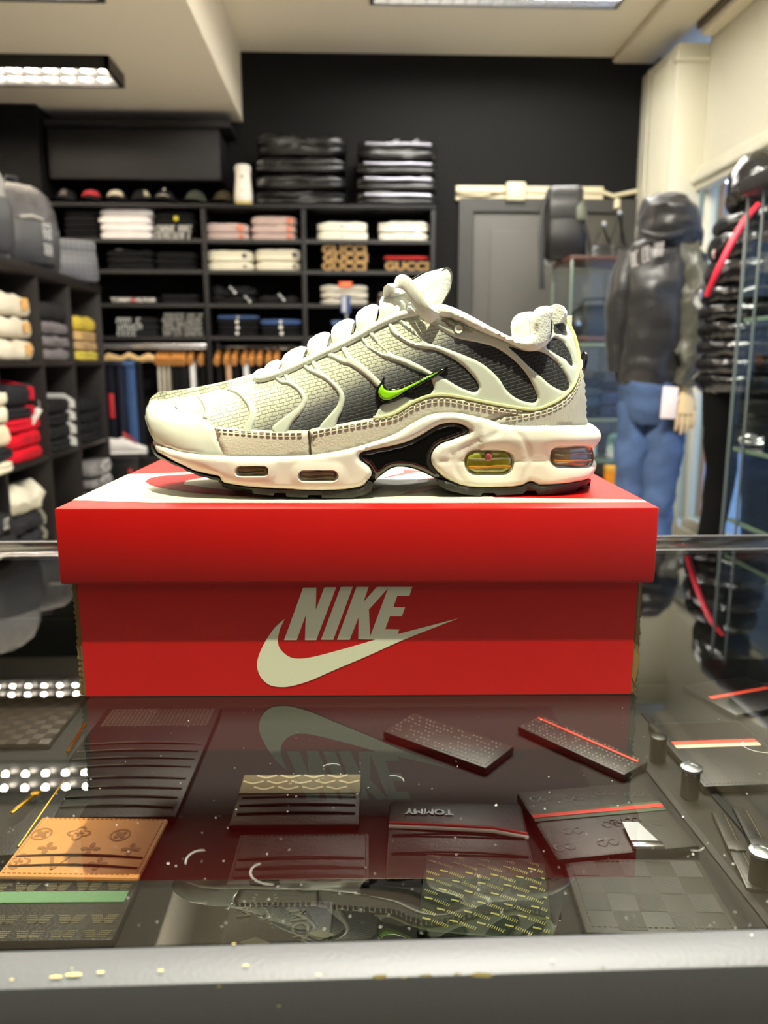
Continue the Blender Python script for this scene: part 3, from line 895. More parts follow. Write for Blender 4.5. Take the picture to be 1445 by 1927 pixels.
MG2 = [(582, 809.3), (622, 801), (660, 794), (700, 787), (721, 785), (744, 777), (775, 758.5), (807, 746), (839, 744), (871, 749), (934, 761.5), (998, 771.5), (985, 779), (940, 786), (910, 793), (871, 785), (839, 783),
       (807, 788), (775, 804), (744, 823), (700, 838), (654, 851), (587, 861), (585.5, 830)]
HC = [(945, 783), (998, 771), (1030, 763), (1060, 745), (1078, 718), (1084, 690), (1085, 655), (1092, 690), (1098.5, 740), (1101, 790), (1100, 804), (1062, 806), (998, 808), (954, 806), (920, 796)]
CAGE = [(700, 789), (705, 784), (717, 763), (735, 756), (759, 747), (775, 750.6), (801, 747), (815, 734.7), (814, 722), (806, 708), (775, 694), (750, 683), (721, 672.5), (700, 660), (686, 648), (676, 635),
        (690, 628), (730, 608), (760, 593), (800, 588), (823, 593), (845, 599), (871, 609), (903, 623), (934, 635), (972, 651), (1000, 656), (1030, 642), (1041, 615), (1046, 590), (1053, 588), (1064, 606), (1080, 640), (1087, 677), (1083, 715),
        (1064, 745), (1032, 765), (998, 774), (934, 764), (871, 752), (839, 747), (807, 749), (775, 762), (744, 780), (721, 788)]
CW = [[(1040, 606), (1053, 605), (1062, 611), (1067, 625), (1067, 631), (1061, 632), (1053, 629), (1042, 626)],
      [(1027, 652), (1038, 638), (1044, 636), (1058, 643), (1069, 659), (1076, 676), (1077.5, 687), (1075, 690), (1069, 684), (1062, 676), (1047, 668), (1035, 660)],
      [(957, 652), (990, 661), (1017, 662), (1043, 678), (1062, 703), (1071, 725), (1067, 734), (1056, 735), (1036, 725), (1014, 706), (992, 687), (973, 668)],
      [(768, 597), (794, 601), (823, 617), (858, 636), (903, 645.5), (934, 655), (966, 677), (992, 706), (1008, 738), (1011, 750), (1004, 758), (985, 755), (966, 746), (950, 731), (941, 716), (922, 696), (899, 680),
       (871, 668), (833, 653.5), (805, 645), (790, 630), (770, 612), (756, 600)],
      [(704, 624), (727, 612), (736, 627), (753, 640), (785, 654), (820, 660), (852, 675), (877, 694), (896, 716), (901, 731), (893, 738), (877, 734), (858, 725), (836, 712), (812, 700), (775, 680), (743, 668), (728, 658), (712, 640)],
      [(737, 608), (745, 604), (765, 619), (785, 632), (794, 642), (785, 646), (765, 638), (750, 626)],
      [(685, 635), (692, 630), (705, 642), (720, 655), (729, 663), (722, 665), (707, 658), (694, 648)]]
GX = np.array([surf(a, b, Wu) for a, b in ((600, 700), (700, 700), (1100, 700))])
shell('cage', M_cage, outline(CAGE, Wu, .0016), Wu, .0013, holes=[outline(h, Wu, .0012) for h in CW], sp=.0013, edge=.0012)
shell('mudguard', M_guard, outline(MG1, Wu, .0022, smooth=False), Wu, .0024, edge=.0012)
shell('mudguard', M_guard, outline(MG2, Wu, .0022), Wu, .0024, edge=.0012)
hc = shell('heel_counter', mat('white_ribbed_synthetic', (200, 197, 184), 0.6, bump=('wave', 330, 0.5, 0.0005)), outline(HC, Wu, .0020), Wu, .0026, edge=.0012)

# --- ribs of the vamp
def strip(pts, widths, W=Wu):
    C = [np.array(p, float) for p in pts]; L, R = [], []
    for i, p in enumerate(C):
        t = C[min(i + 1, len(C) - 1)] - C[max(i - 1, 0)]; t /= np.linalg.norm(t); nn = np.array([-t[1], t[0]])
        L.append(p + nn * widths[i] / 2); R.append(p - nn * widths[i] / 2)
    return outline([tuple(q) for q in L + R[::-1]], W, .0014)
RIBS = [([(618, 667), (628, 671), (645, 680), (659, 680), (678, 692), (699, 710), (716, 727)], [7, 7, 7, 12, 10, 9, 8]), ([(645, 652), (651, 665), (659, 679)], [7, 7, 6]),
        ([(571, 686), (582, 696), (599, 703), (618, 715), (636, 732), (643, 747), (640, 765), (629, 783), (612, 812)], [5, 6, 8, 6, 7, 8, 9, 13, 20]), ([(589, 679), (593, 689), (600, 701)], [6, 6, 5]),
        ([(519, 710), (530, 719), (545, 721), (562, 733), (571, 746), (572, 757), (563, 772), (545, 788), (521, 815)], [4, 5, 7, 6, 7, 7, 9, 13, 20]), ([(537, 704), (540, 712), (545, 720)], [5, 5, 5]),
        ([(430, 729), (447, 738), (460, 749), (472, 766), (475, 782), (470, 798), (462, 816)], [5, 6, 7, 8, 10, 11, 12]),
        ([(374, 745), (382, 755), (388, 766), (390, 777), (385, 788)], [4, 5, 6, 6, 6]), ([(329, 750), (332, 758), (333, 768)], [3, 4, 4])]
for pts, wd in RIBS:
    wd = [q * 1.25 + 1 for q in wd]
    shell('rib', M_cage, strip(pts, wd), Wu, .0014, sp=.0009, edge=.0011)

# --- edge piping and stitches
def on_surf(pts, W, lift):
    P = np.array([surf(a, b, W) for a, b in pts]); P = smoothline(P, .002)
    N = normals(P, W); return np.stack([P[:, 0], -W(P[:, 0], P[:, 1]), P[:, 1]], 1) + N * lift
PIPE = [(702, 786), (722, 784), (744, 776.5), (775, 757.5), (807, 745), (839, 743), (871, 748), (934, 760.5), (998, 770), (1030, 762), (1061, 743), (1079, 716), (1085, 677), (1078, 640), (1064, 608), (1052, 588)]
pp = MB().tube(on_surf(PIPE, Wu, .0018).tolist(), .0010, 6).build('piping', M_piping, shoe, smooth=True)
c = pp.copy(); COL.objects.link(c); c.scale = (1, -1, 1)
def stitches(rows, W, lift, name='stitching', dash=.0026, gap=.0012):
    mb = MB()
    for r in rows:
        L = on_surf(r, W, lift); s = np.concatenate([[0], np.cumsum(np.linalg.norm(np.diff(L, axis=0), axis=1))]); t = 0
        while t + dash < s[-1]:
            q = [np.array([np.interp(tt, s, L[:, k]) for k in range(3)]) for tt in (t, t + dash)]
            mb.tube([tuple(q[0]), tuple((q[0] + q[1]) / 2 + np.array([0, -.0002, 0])), tuple(q[1])], .00042, 5); t += dash + gap
    return tag(mb.build(name, M_thread, shoe, smooth=True), kind='stuff')
def shift(pts, dy): return [(a, b + dy) for a, b in pts]
S1 = [(410, 810), (463, 813), (526, 816), (579, 815)]; S2_ = [(590, 813), (640, 803), (700, 792), (744, 783), (775, 765), (807, 753), (839, 751), (871, 756), (934, 768), (985, 775)]
S3 = [(950, 787), (998, 779), (1034, 769), (1064, 750), (1082, 720), (1087, 690)]
stitches([S1, shift(S1, 6), S2_, shift(S2_, 6), S3, shift(S3, 6)], Wu, .0026)
mb = MB().tube(on_surf([(581, 811), (583, 825), (584, 843), (585.5, 858)], Wu, .0020).tolist(), .0006, 5).build('seam', mat('dark_seam', (70, 52, 38), 0.8), shoe)

# --- swoosh
SW = [(510, 662), (478, 697), (440, 720), (340, 775), (250, 830), (200, 860), (150, 872), (110, 865), (85, 830), (85, 800), (105, 765), (135, 723), (134, 770), (160, 790), (220, 780), (300, 745), (400, 705), (460, 675)]
SL = [(452, 692), (380, 735), (280, 790), (210, 835), (160, 857), (125, 855), (101, 830), (101, 800), (122, 768), (132, 792), (165, 803), (230, 793), (330, 748), (410, 708)]
cv = lambda L: [(680 + S * x, 480 + S * y) for x, y in L]
sw = shell('swoosh', M_swoosh_black, outline(cv(SW), Wu, .0008), Wu, .0028, sp=.0008, edge=.0008, base=.0014)
shell('swoosh_face', M_lime, outline(cv(SL), Wu, .0008), Wu, .0042, sp=.0008, edge=.0014, base=.0030)

# --- padded collar
CO = [(796, 582), (808, 574), (823, 570.5), (845, 575), (871, 586.5), (903, 604), (934.6, 621.6), (960, 634), (975, 638.5), (988, 635), (998, 627), (996, 605), (1002, 588), (1014, 578), (1034, 574.5), (1047, 578), (1050, 585),
      (1043, 600), (1042, 625), (1032, 648), (1012, 660), (990, 660), (972, 654), (934.6, 638), (903, 626), (871, 612), (845, 602), (820, 597)]
Wc = lambda x, z: np.interp(x, TOPP[:, 0], np.array([-p[2] for p in TOPPX])) * np.where(x > TOPP[-1, 0], 0.6, 1.0)
Vc, Fc, dc, nc = region(smoothline([pix(a, b, -.034) for a, b in CO], .0018, True), (), .0020)
hgt = 0.0105 * np.sqrt(np.maximum(1 - (1 - np.clip(dc / .0042, 0, 1)) ** 2, 0)); wc = Wc(Vc[:, 0], Vc[:, 1])
heel_in = np.clip((Vc[:, 0] - pix(1005, 600, -.03)[0]) / (pix(1049, 600, -.03)[0] - pix(1005, 600, -.03)[0]), 0, 1)
wc = np.where(heel_in > 0, 0.033 * np.sqrt(np.maximum(1 - heel_in ** 2 * 0.75, 0)), wc)
P1 = np.stack([Vc[:, 0], -(wc + hgt * .75 + .001), Vc[:, 1]], 1); P2 = np.stack([Vc[:, 0], -(wc - hgt), Vc[:, 1]], 1)
col = MB(); col.add(P1.tolist() + P2.tolist(), Fc.tolist() + (Fc[:, ::-1] + len(Vc)).tolist())
co = col.build('collar', M_pad, shoe, smooth=True, angle=80)
c = co.copy(); COL.objects.link(c); c.scale = (1, -1, 1)
# cushion around the back of the heel joining both collar sides
hz = [pix(1044, 581, 0), pix(1050, 590, 0)]
mb = MB(); xh0, zh0 = pix(1040, 582, 0)
mb.tube([(xh0 - .006 * (1 - math.cos(a)) + .002, .019 * math.sin(a), zh0 - .004) for a in np.linspace(-1.3, 1.3, 12)], .0062, 10).build('heel_cushion', M_pad, shoe, smooth=True)

# --- tongue
TG = [(722, 590), (722, 560), (742, 545), (770, 531), (800, 514), (826, 506.5), (838, 504), (846, 508), (850, 519), (846, 545), (836, 566), (824, 582), (790, 592), (750, 604)]
Wt = lambda x, z: np.full(np.shape(x), 0.0260)
tg = solid('tongue', mat('white_tongue_leather', (236, 238, 228), 0.5), smoothline([pix(a, b, -.02) for a, b in TG], .0018, True), Wt, sp=.0022, rnd=.007, e=.006, nb=4)
RM = [(806, 553), (818, 530), (830, 510), (838, 504.5), (846, 508), (850, 519), (846, 545), (836, 566), (824, 581), (800, 580), (800, 566)]
shell('tongue_padding', M_pad, smoothline([pix(a, b, -.02) for a, b in RM], .0018, True), lambda x, z: Wt(x, z) - .001, .0012, sp=.002, edge=.0035, base=-.004, parent=tg)
p0, p1 = pix(768, 531.5, -.014), pix(796, 514.5, -.014)
MB().tube([(p0[0], -.014, p0[1] + .0003), (p1[0], -.014, p1[1] + .0003)], .0006, 6).build('tongue_label_edge', M_swoosh_black, tg)
# stitched band across the tongue
MB().tube([(*pix(735, 557, -.025)[:1], -.0262, pix(735, 557, -.025)[1]), (*pix(770, 548, -.025)[:1], -.0268, pix(770, 548, -.025)[1]), (*pix(798, 545, -.025)[:1], -.0268, pix(798, 545, -.025)[1])], .0012, 6).build('tongue_seam', M_lace, tg, smooth=True)

# --- laces: side cords, straps across the throat, a bow
CORD = [(486, 716), (500, 716), (540, 702), (600, 674), (660, 645), (720, 612), (760, 596), (792, 589)]
cd = on_surf(CORD, Wu, .0016)
cdo = MB().tube(cd.tolist(), .0026, 10).build('lace_cord', M_lace, shoe, smooth=True)
c = cdo.copy(); COL.objects.link(c); c.scale = (1, -1, 1)
def throat(px, py, up):                       # strap over the throat: starts at the near cord, peaks at the middle
    return pix(px, py, -0.012), up
STRAPS = [((488, 713), (488, 703), 26), ((512, 705), (513, 688), 36), ((552, 690), (553, 665), 52), ((598, 669), (599, 637), 48), ((643, 646), (644, 612), 48), ((688, 622), (690, 585), 48), ((728, 602), (734, 558), 46)]
def strap(basepx, peakpx, wpx, name='lace'):
    b = np.array(surf(basepx[0], basepx[1], Wu)); y0 = float(Wu(b[0], b[1])) + .0015; pk = pix(peakpx[0], peakpx[1], -0.004)
    slope = np.array([60, -31.0]); slope /= np.linalg.norm(slope); ax = np.array([slope[0], -slope[1]])    # along the throat in x, z
    w = wpx * 0.00035 / 2; rings = []
    for a in np.linspace(0, math.pi, 17):
        cxz = b + (pk - b) * math.sin(a) ** 0.75; y = -y0 * math.cos(a) * (1 + .06 * math.sin(2 * a) ** 2)
        nrm = np.array([-ax[1] * math.sin(a), -math.cos(a), ax[0] * math.sin(a)]); th = .0030
        ww = w * (0.75 + 0.25 * math.sin(a))
        ring = []
        for k in range(12):
            an = 2 * math.pi * k / 12; cx = math.cos(an); sx = math.sin(an)
            ex = abs(cx) ** .7 * (1 if cx > 0 else -1) * ww
            p = np.array([cxz[0] + ax[0] * ex, y, cxz[1] + ax[1] * ex]) + nrm * (sx * th + 0.0012 * abs(cx) ** 2 * -1)
            ring.append(tuple(p))
        rings.append(ring)
    return MB().loft(rings).build(name, M_lace, shoe, smooth=True)
for bpx, ppx, w in STRAPS:
    strap(bpx, ppx, w)
# webbing loops between the straps
for i in range(1, len(STRAPS) - 1):
    (bx, by), (qx, qy) = STRAPS[i][0], STRAPS[i + 1][0]
    m_ = ((bx + qx) / 2 + 10, (by + qy) / 2 - 4)
    b = np.array(surf(*m_, Wu)); y0 = float(Wu(b[0], b[1]))
    pk = pix(m_[0] + 2, m_[1] - 15, -.008)
    MB().tube([(b[0] + (pk[0] - b[0]) * math.sin(a), -y0 * math.cos(a), b[1] + (pk[1] - b[1]) * math.sin(a)) for a in np.linspace(0, math.pi, 13)], .0026, 8, flat=0.5).build('webbing_loop', M_lace, shoe, smooth=True)
def ribbon(path, w, th, name, ups):
    rings = []; P = [np.array(p, float) for p in path]; m_ = []
    for i, p in enumerate(P):
        t = P[min(i + 1, len(P) - 1)] - P[max(i - 1, 0)]; t /= np.linalg.norm(t); u = np.array(ups[i], float); u -= t * (u @ t); u /= np.linalg.norm(u); v = np.cross(t, u)
        rings.append([tuple(p + u * w / 2 * math.cos(a) + v * th / 2 * math.sin(a)) for a in np.linspace(0, 2 * math.pi, 10, endpoint=False)])
    return MB().loft(rings).build(name, M_lace, shoe, smooth=True)
def p3(px, py, y): q = pix(px, py, y); return (q[0], y, q[1])
bow = [p3(736, 568, -.020), p3(733, 550, -.024), p3(738, 536, -.028), p3(752, 529, -.032), p3(766, 535, -.036), p3(780, 555, -.040), p3(793, 577, -.042), p3(805, 592, -.042), p3(818, 600, -.038)]
bw = smoothline(bow, .003); n = len(bw)
ribbon(bw, .0085, .0018, 'lace_bow', [(0.75 - .3 * k / n, -.35 - .3 * k / n, 0.35 + .5 * k / n) for k in range(n)])
bow2 = [p3(738, 566, -.010), p3(752, 552, -.018), p3(770, 556, -.030), p3(788, 570, -.038), p3(802, 586, -.040)]
bw = smoothline(bow2, .003); n = len(bw)
ribbon(bw, .0075, .0018, 'lace_bow', [(0.3, -.8, .5)] * n)
strap((742, 596), (752, 566), 30); strap((770, 590), (778, 570), 28)
# clear eyelet tab on the collar
EY = [(824, 601), (836, 597), (866, 608), (896, 627), (880, 629.5), (860, 627), (840, 616)]
ey = shell('eyelet_tab', mat('clear_grey_plastic', (150, 150, 130), 0.1, coat=1.0, bump=('noise', 700, 0.8, 0.001)), outline(EY, Wu, .0015), Wu, .0022, sp=.0018, edge=.0012)
q = surf(862, 620, Wu)
MB().lathe([(.0005, -.001), (.0014, 0), (.0024, .0005), (.0026, -.0005)], 14, axis='y').build('eyelet', M_white_gloss, ey, smooth=True, loc=(q[0], -float(Wu(*q)) - .0028, q[1]))
# round badge on the heel
q = pix(1095, 683, 0)
bd = MB().lathe([(.0001, .0012), (.006, .001), (.0075, 0), (.0075, -.001)], 18, axis='x').build('heel_badge', M_swoosh_black, shoe, smooth=True, loc=(q[0] + .001, 0, q[1]), rot=(0, .12, 0))
MB().lathe([(.0001, .0018), (.0045, .0014), (.005, .0008)], 18, axis='x').build('badge_emblem', M_gold, bd, smooth=True)

# ------------------------------------------------------------------ shelving along the back wall
YU = 4.40                                     # front of the back shelving
SZ = [at(600, y, YU).z for y in (385, 451, 509, 572, 633)]   # tops of its shelves
DX = [-1.585] + [at(px, 450, YU).x for px in (384, 571, 815)]
M_edge = mat('lit_shelf_edge', (34, 33, 32), 0.5)  # shelf fronts lighter than the boards: the light they catch is painted in
bu = thing('wall_shelving', 'tall black shelving against the back wall, filled with folded clothes over hanging rails', 'shelving', (0, YU, 0))
D = YB - YU - 0.004
for i, x in enumerate(DX):
    rbox('upright', M_black_board, x - 0.012, x + 0.012, 0, D, 0, SZ[0] - 0.0205, 0.001, bu)
rbox('top_board', M_black_board, DX[0] - 0.012, DX[-1] + 0.012, -0.004, D, SZ[0] - 0.02, SZ[0], 0.001, bu)
for i in range(3):
    for z in SZ[1:] + [0.58]:
        s_ = rbox('shelf', M_black_board, DX[i] + 0.0122, DX[i + 1] - 0.0122, 0.002, D, z - 0.018, z, 0.001, bu)
        MB().box(DX[i] + 0.0122, DX[i + 1] - 0.0122, 0.0, 0.0019, z - 0.018, z).build('lit_edge', M_edge, s_)
    MB().box(DX[i] + 0.0122, DX[i + 1] - 0.0122, D - 0.006, D, 0.58, 1.98).build('back_panel', mat('back_panel_black', (14, 14, 14), 0.7), bu)

# ------------------------------------------------------------------ folded clothes
FAB = {}
def fabric(rgb, gloss=0.85, k='noise'):
    key = (rgb, gloss)
    if key not in FAB:
        FAB[key] = mat('cloth_%d_%d_%d_%d' % (*rgb, int(gloss * 100)), rgb, gloss, bump=('noise', 260, 0.25, 0.002), var=(14, 0.10), spec=.2 if gloss > .6 else .5)
    return FAB[key]

def fold_mesh(w, d, h, seed, lobes=2, puff=0.0):
    """one folded garment: fold to the front (-y), base at z = 0"""
    r = random.Random(seed); mb = MB(); rings = []
    if lobes == 2:
        prof = [(0, 0), (.0, .02), (.30, 0.0), (.10, .10), (.0, .26), (.05, .42), (.16, .50), (.04, .58), (0, .76), (.10, .93), (.35, 1.0)]
        prof = [(.35, 0.0), (.10, .06), (.0, .24), (.04, .40), (.15, .49), (.04, .58), (0, .76), (.10, .93), (.35, 1.0)]
    else:
        prof = [(.40, 0.0), (.14, .08), (.02, .28), (0, .5), (.02, .72), (.14, .92), (.40, 1.0)]
    nx = 13
    for i in range(nx):
        u = -1 + 2 * i / (nx - 1); a = min(1.0, math.sqrt(max(0, 1 - abs(u) ** 14)) + 0.0)
        k = (0.35, 0.82, 1.0)[min(2, min(i, nx - 1 - i))]
        ring = []
        yb = d / 2 * (0.9 + 0.1 * k)
        for off, z in prof:
            nz = noise.noise(Vector((u * 2.2 + seed * 3.1, z * 2 + seed, off * 3))) * (0.10 + puff)
            zz = 0.5 + (z - 0.5) * (0.55 + 0.45 * k)
            ring.append((u * w / 2, -d / 2 + off * h * 0.8 + (1 - k) * h * 0.5 + nz * h * 0.4, max(0.0005, zz * h * (1 + (nz if z > .45 else 0)))))
        ring.append((u * w / 2, 0, h * (0.5 + 0.5 * (0.55 + 0.45 * k)) * (1 + 0.05 * noise.noise(Vector((u * 3, seed, 1))))))
        ring.append((u * w / 2, yb, h * .9 * (.6 + .4 * k))); ring.append((u * w / 2, yb, 0.0005 + h * .1 * (1 - k)))
        rings.append(ring)
    top = max(p[2] for r_ in rings for p in r_)
    rings = [[(x, y, z * h / top * 0.995) for x, y, z in r_] for r_ in rings]
    return mb.loft(rings)

ORD = {1: ['single'], 2: ['lower', 'upper'], 3: ['bottom', 'middle', 'top'], 4: ['bottom', 'second', 'third', 'top'], 5: ['bottom', 'second', 'third', 'fourth', 'top']}
M_inkw = mat('white_fabric_ink', (225, 222, 214), 0.7)
M_inkg = mat('gold_fabric_ink', (150, 116, 62), 0.5)

def strokes(parent, w, h, n, material, loc, rot=(math.pi / 2, 0, 0), seed=0, slant=0.15):
    """a line of lettering too blurred to read: upright strokes and bowls"""
    r = random.Random(seed); mb = MB(); x = -w / 2; step = w / n
    for i in range(n):
        if r.random() < 0.12:
            x += step; continue
        cw = step * 0.78; t = cw * 0.26
        def q(a, b, c, d_):
            k = slant * h
            mb.add([(a + k * c / h, c, 0), (b + k * c / h, c, 0), (b + k * d_ / h, d_, 0), (a + k * d_ / h, d_, 0)], [(0, 1, 2, 3)])
        q(x, x + t, -h / 2, h / 2)
        kind = r.randrange(3)
        if kind < 2: q(x + cw - t, x + cw, -h / 2, h / 2)
        if kind != 1: q(x, x + cw, h / 2 - t, h / 2)
        if kind != 0: q(x, x + cw, -h / 2, -h / 2 + t)
        x += step
    o = mb.build('printed_lettering', material, parent); o.location = loc; o.rotation_euler = rot
    return o

def stack(px0, px1, z, heights, rgb, kind, where, Y=None, front=0.03, depth=0.29, seed=0, gloss=0.85, group=None, prints=None, lobes=2, shift=None, puff=0.0, words='folded', colname=None):
    """folded garments one on the other, on a shelf of the back unit"""
    Y = (YU + front) if Y is None else Y
    xa = at(px0, 500, Y).x; xb = at(px1, 500, Y).x; w = xb - xa; zz = z + 0.0008; n = len(heights); out = []
    for i, h in enumerate(heights):
        c = rgb[i] if isinstance(rgb, list) else rgb
        nm = (colname[i] if isinstance(colname, list) else colname)
        lab = '%s %s %s, %s of %s' % (nm, words, kind, ORD[n][i], where) if n > 1 else '%s %s %s %s' % (nm, words, kind, where)
        t = thing(kind.replace(' ', '_').replace('-', '_'), lab, kind.split()[-1], ((xa + xb) / 2 + (shift[i] if shift else random.uniform(-.004, .004)), Y + depth / 2, zz), random.uniform(-.012, .012), group or ('clothes in ' + where.replace('the ', '', 1))[:60])
        ww = w * random.uniform(.97, 1.0)
        b = fold_mesh(ww, depth, h, seed * 7 + i, lobes, puff).build('folded_body', fabric(c, gloss), t, smooth=True, angle=75)
        if prints: prints(t, i, ww, depth, h)
        zz += h + 0.0006
        out.append(t)
    return out

def zpx(y, Y=YU): return at(600, y, Y).z

def p_lines(n, mat_=None, frac=.9, hf=.72, off=0.0, only=None):
    def f(t, i, w, d, h):
        if only is not None and i not in only: return
        strokes(t, w * frac, h * hf, n, mat_ or M_inkw, (off * w, -d / 2 - 0.0035, h * .5), seed=i * 5 + n)
    return f
def p_patch(mat_, x, wf=.13, hf=.7):
    def f(t, i, w, d, h):
        MB().lathe([(.0002, .001), (h * hf * .5, .0008), (h * hf * .55, 0)], 14, axis='y').build('print_badge', mat_, t, smooth=True, loc=(w * x, -d / 2 - .003, h * .5))
    return f
def p_text(body, size, mat_, bold=0.0, z=.5):
    def f(t, i, w, d, h):
        text_obj('printed_lettering', body, size, mat_, t, (0, -d / 2 - .004, h * z), (math.pi / 2, 0, 0), bold=bold)
    return f

M_pink = mat('pink_badge', (205, 120, 95), 0.7); M_dark = mat('dark_badge', (60, 58, 60), 0.7)
Z1, Z2, Z3, Z4 = SZ[1], SZ[2], SZ[3], SZ[4]
# first row
stack(126, 188, Z1, [.028] * 5, (14, 14, 15), 'sweater', 'the black stack beside the white shirts', seed=1, colname='black')
stack(192, 289, Z1, [.040, .038, .036, .038], (232, 226, 224), 'shirt', 'the white stack on the top shelf row', seed=2, colname='plain white', shift=[0, 0, -.006, .004])
lt_ = stack(296, 368, Z1, [.036, .036, .036, .030], (16, 16, 16), 'shirt', 'the black stack lettered in grey white', seed=3, prints=p_lines(13, frac=.95, hf=.85, only=(0, 0, 1)), colname='black', shift=[-.012, 0, .004, 0])
tg1 = MB().lathe([(.0005, .002), (.012, .0015), (.014, 0), (.012, -.0015)], 8, axis='y').build('hang_tag', mat('yellow_card', (176, 164, 40), .6), lt_[-1], loc=to_local(lt_[-1], at(331, 411, YU + .02)))
MB().tube([(0, 0, .012), (.004, 0, .022), (0, .004, .028)], .001, 6).build('tag_string', M_black_board, tg1)
stack(387, 470, Z1, [.036, .048], (188, 168, 162), 'sweater', 'the two pale pink sweaters stacked beside the upright', seed=4, colname='dusty pink', prints=p_patch(M_pink, .34))
stack(475, 558, Z1, [.036, .040, .044], (190, 168, 160), 'sweater', 'the three pale pink sweaters', seed=5, colname='dusty pink', prints=p_patch(M_pink, .36))
stack(597, 692, Z1, [.044, .052], (226, 222, 206), 'hoodie', 'the cream pair above the gold lettered shirts', seed=6, colname='cream', prints=p_patch(M_dark, .0, hf=.2), puff=.12)
stack(713, 806, Z1, [.042, .058], (228, 224, 210), 'hoodie', 'the cream pair at the end of the shelving', seed=7, colname='cream', prints=p_patch(M_dark, .02, hf=.2), puff=.2)
# second row
stack(201, 288, Z2, [.034, .034, .036], (16, 16, 17), 'sweater', 'the soft black stack with a white tag', seed=8, colname='black', puff=.2)
o = thing('price_tag', 'white price tag lying on the soft black sweater stack', 'tag', (at(227, 467, YU + .1).x, YU + .06, Z2 + .107), .2)
MB().box(-.014, .014, -.010, .010, 0, .0015).build('tag_card', M_inkw, o)
MB().tube([(.014, 0, .001), (.02, .004, .003), (.026, .004, .001)], .0008, 6).build('tag_string', M_inkw, o)
stack(293, 368, Z2, [.030, .030, .032], (15, 15, 16), 'sweater', 'the flat black stack without print', seed=9, colname='black')
stack(387, 477, Z2, [.044, .062], (224, 218, 196), 'hoodie', 'the ivory pair with dark badges next to the upright', seed=10, colname='ivory', prints=p_patch(M_dark, .33, hf=.35))
stack(481, 566, Z2, [.048, .066], (222, 216, 194), 'hoodie', 'the ivory pair with dark badges in the middle bay', seed=11, colname='ivory', prints=p_patch(M_dark, .38, hf=.35))
def gucci(t, i, w, d, h):
    o = text_obj('printed_lettering', 'GUCCI', .058, M_inkg, t, (0, -d / 2 - .005, h * .5), (math.pi / 2, 0, 0), bold=.0028, spacing=1.0); o.scale = (1.32, 1.0, 1)
stack(604, 694, Z2, [.043, .043, .043], (13, 13, 12), 'shirt', 'the black stack lettered in gold', seed=12, colname='black', prints=gucci)
stack(722, 806, Z2, [.048, .014, .016], [(14, 13, 13), (24, 24, 27), (176, 44, 40)], 'shirt', 'the small pile with a red shirt on top', seed=13, colname=['gold lettered black', 'grey', 'red'],
      prints=lambda t, i, w, d, h: gucci(t, i, w, d, h) if i == 0 else None)
# third row
def tommy(t, i, w, d, h):
    text_obj('printed_lettering', 'TOMMY', .030, M_inkw, t, (-w * .25, -d / 2 - .004, h * .5), (math.pi / 2, 0, 0), bold=.0006)
    text_obj('printed_lettering', 'HILFIGER', .027, M_inkw, t, (w * .25, -d / 2 - .004, h * .5), (math.pi / 2, 0, 0), bold=.0006)
    MB().box(-.010, .010, 0, .001, -.008, .008).build('print_flag', mat('red_fabric_ink', (196, 60, 66), .7), t, loc=(0, -d / 2 - .004, h * .5))
stack(203, 295, Z3, [.036], (16, 16, 19), 'sweater', 'lettered in white across its front fold', seed=14, colname='navy', prints=tommy)
stack(300, 370, Z3, [.026, .022], (18, 18, 20), 'sweater', 'the low charcoal pair beside the white lettered one', seed=15, colname='charcoal')
hd_ = stack(394, 478, Z3, [.045, .052], (21, 21, 21), 'hoodie', 'the rumpled black pair with pale drawstrings', seed=16, colname='black', puff=.45)
hd_ += stack(484, 562, Z3, [.046], (21, 21, 21), 'hoodie', 'lying alone beside the rumpled pair', seed=17, colname='black', puff=.4)
M_grey_ink = mat('grey_cotton', (150, 150, 152), .8)
for px, py, t in ((438, 545, hd_[1]), (466, 562, hd_[0]), (530, 559, hd_[2])):
    dw = MB().tube([(-.016, 0, .014), (-.006, -.003, .004), (.004, -.002, -.006), (.010, 0, -.014)], .006, 8).build('drawstring', M_grey_ink, t, smooth=True, loc=to_local(t, at(px, py, YU + .022)))
    MB().tube([(.010, 0, -.014), (.013, 0, -.020)], .007, 8).build('cord_tip', M_inkw, dw, smooth=True)
gs_ = stack(603, 694, Z3, [.032, .034, .034], (196, 190, 176), 'sweater', 'the pale grey stack with an orange label', seed=18, colname='stone grey', puff=.25)
ol = MB().box(-.035, .035, -.002, 0, -.014, .014).build('orange_label', mat('orange_card', (226, 92, 40), .6), gs_[-1], bevel=.001, loc=to_local(gs_[-1], at(650, 535, YU + .025)))
MB().box(-.026, .026, -.0028, -.002, -.004, .004).build('label_line', mat('pale_orange', (240, 150, 100), .6), ol)
stack(712, 800, Z3, [.032, .034], (120, 112, 104), 'sweater', 'the taupe pair below the red topped pile', seed=19, colname='taupe')
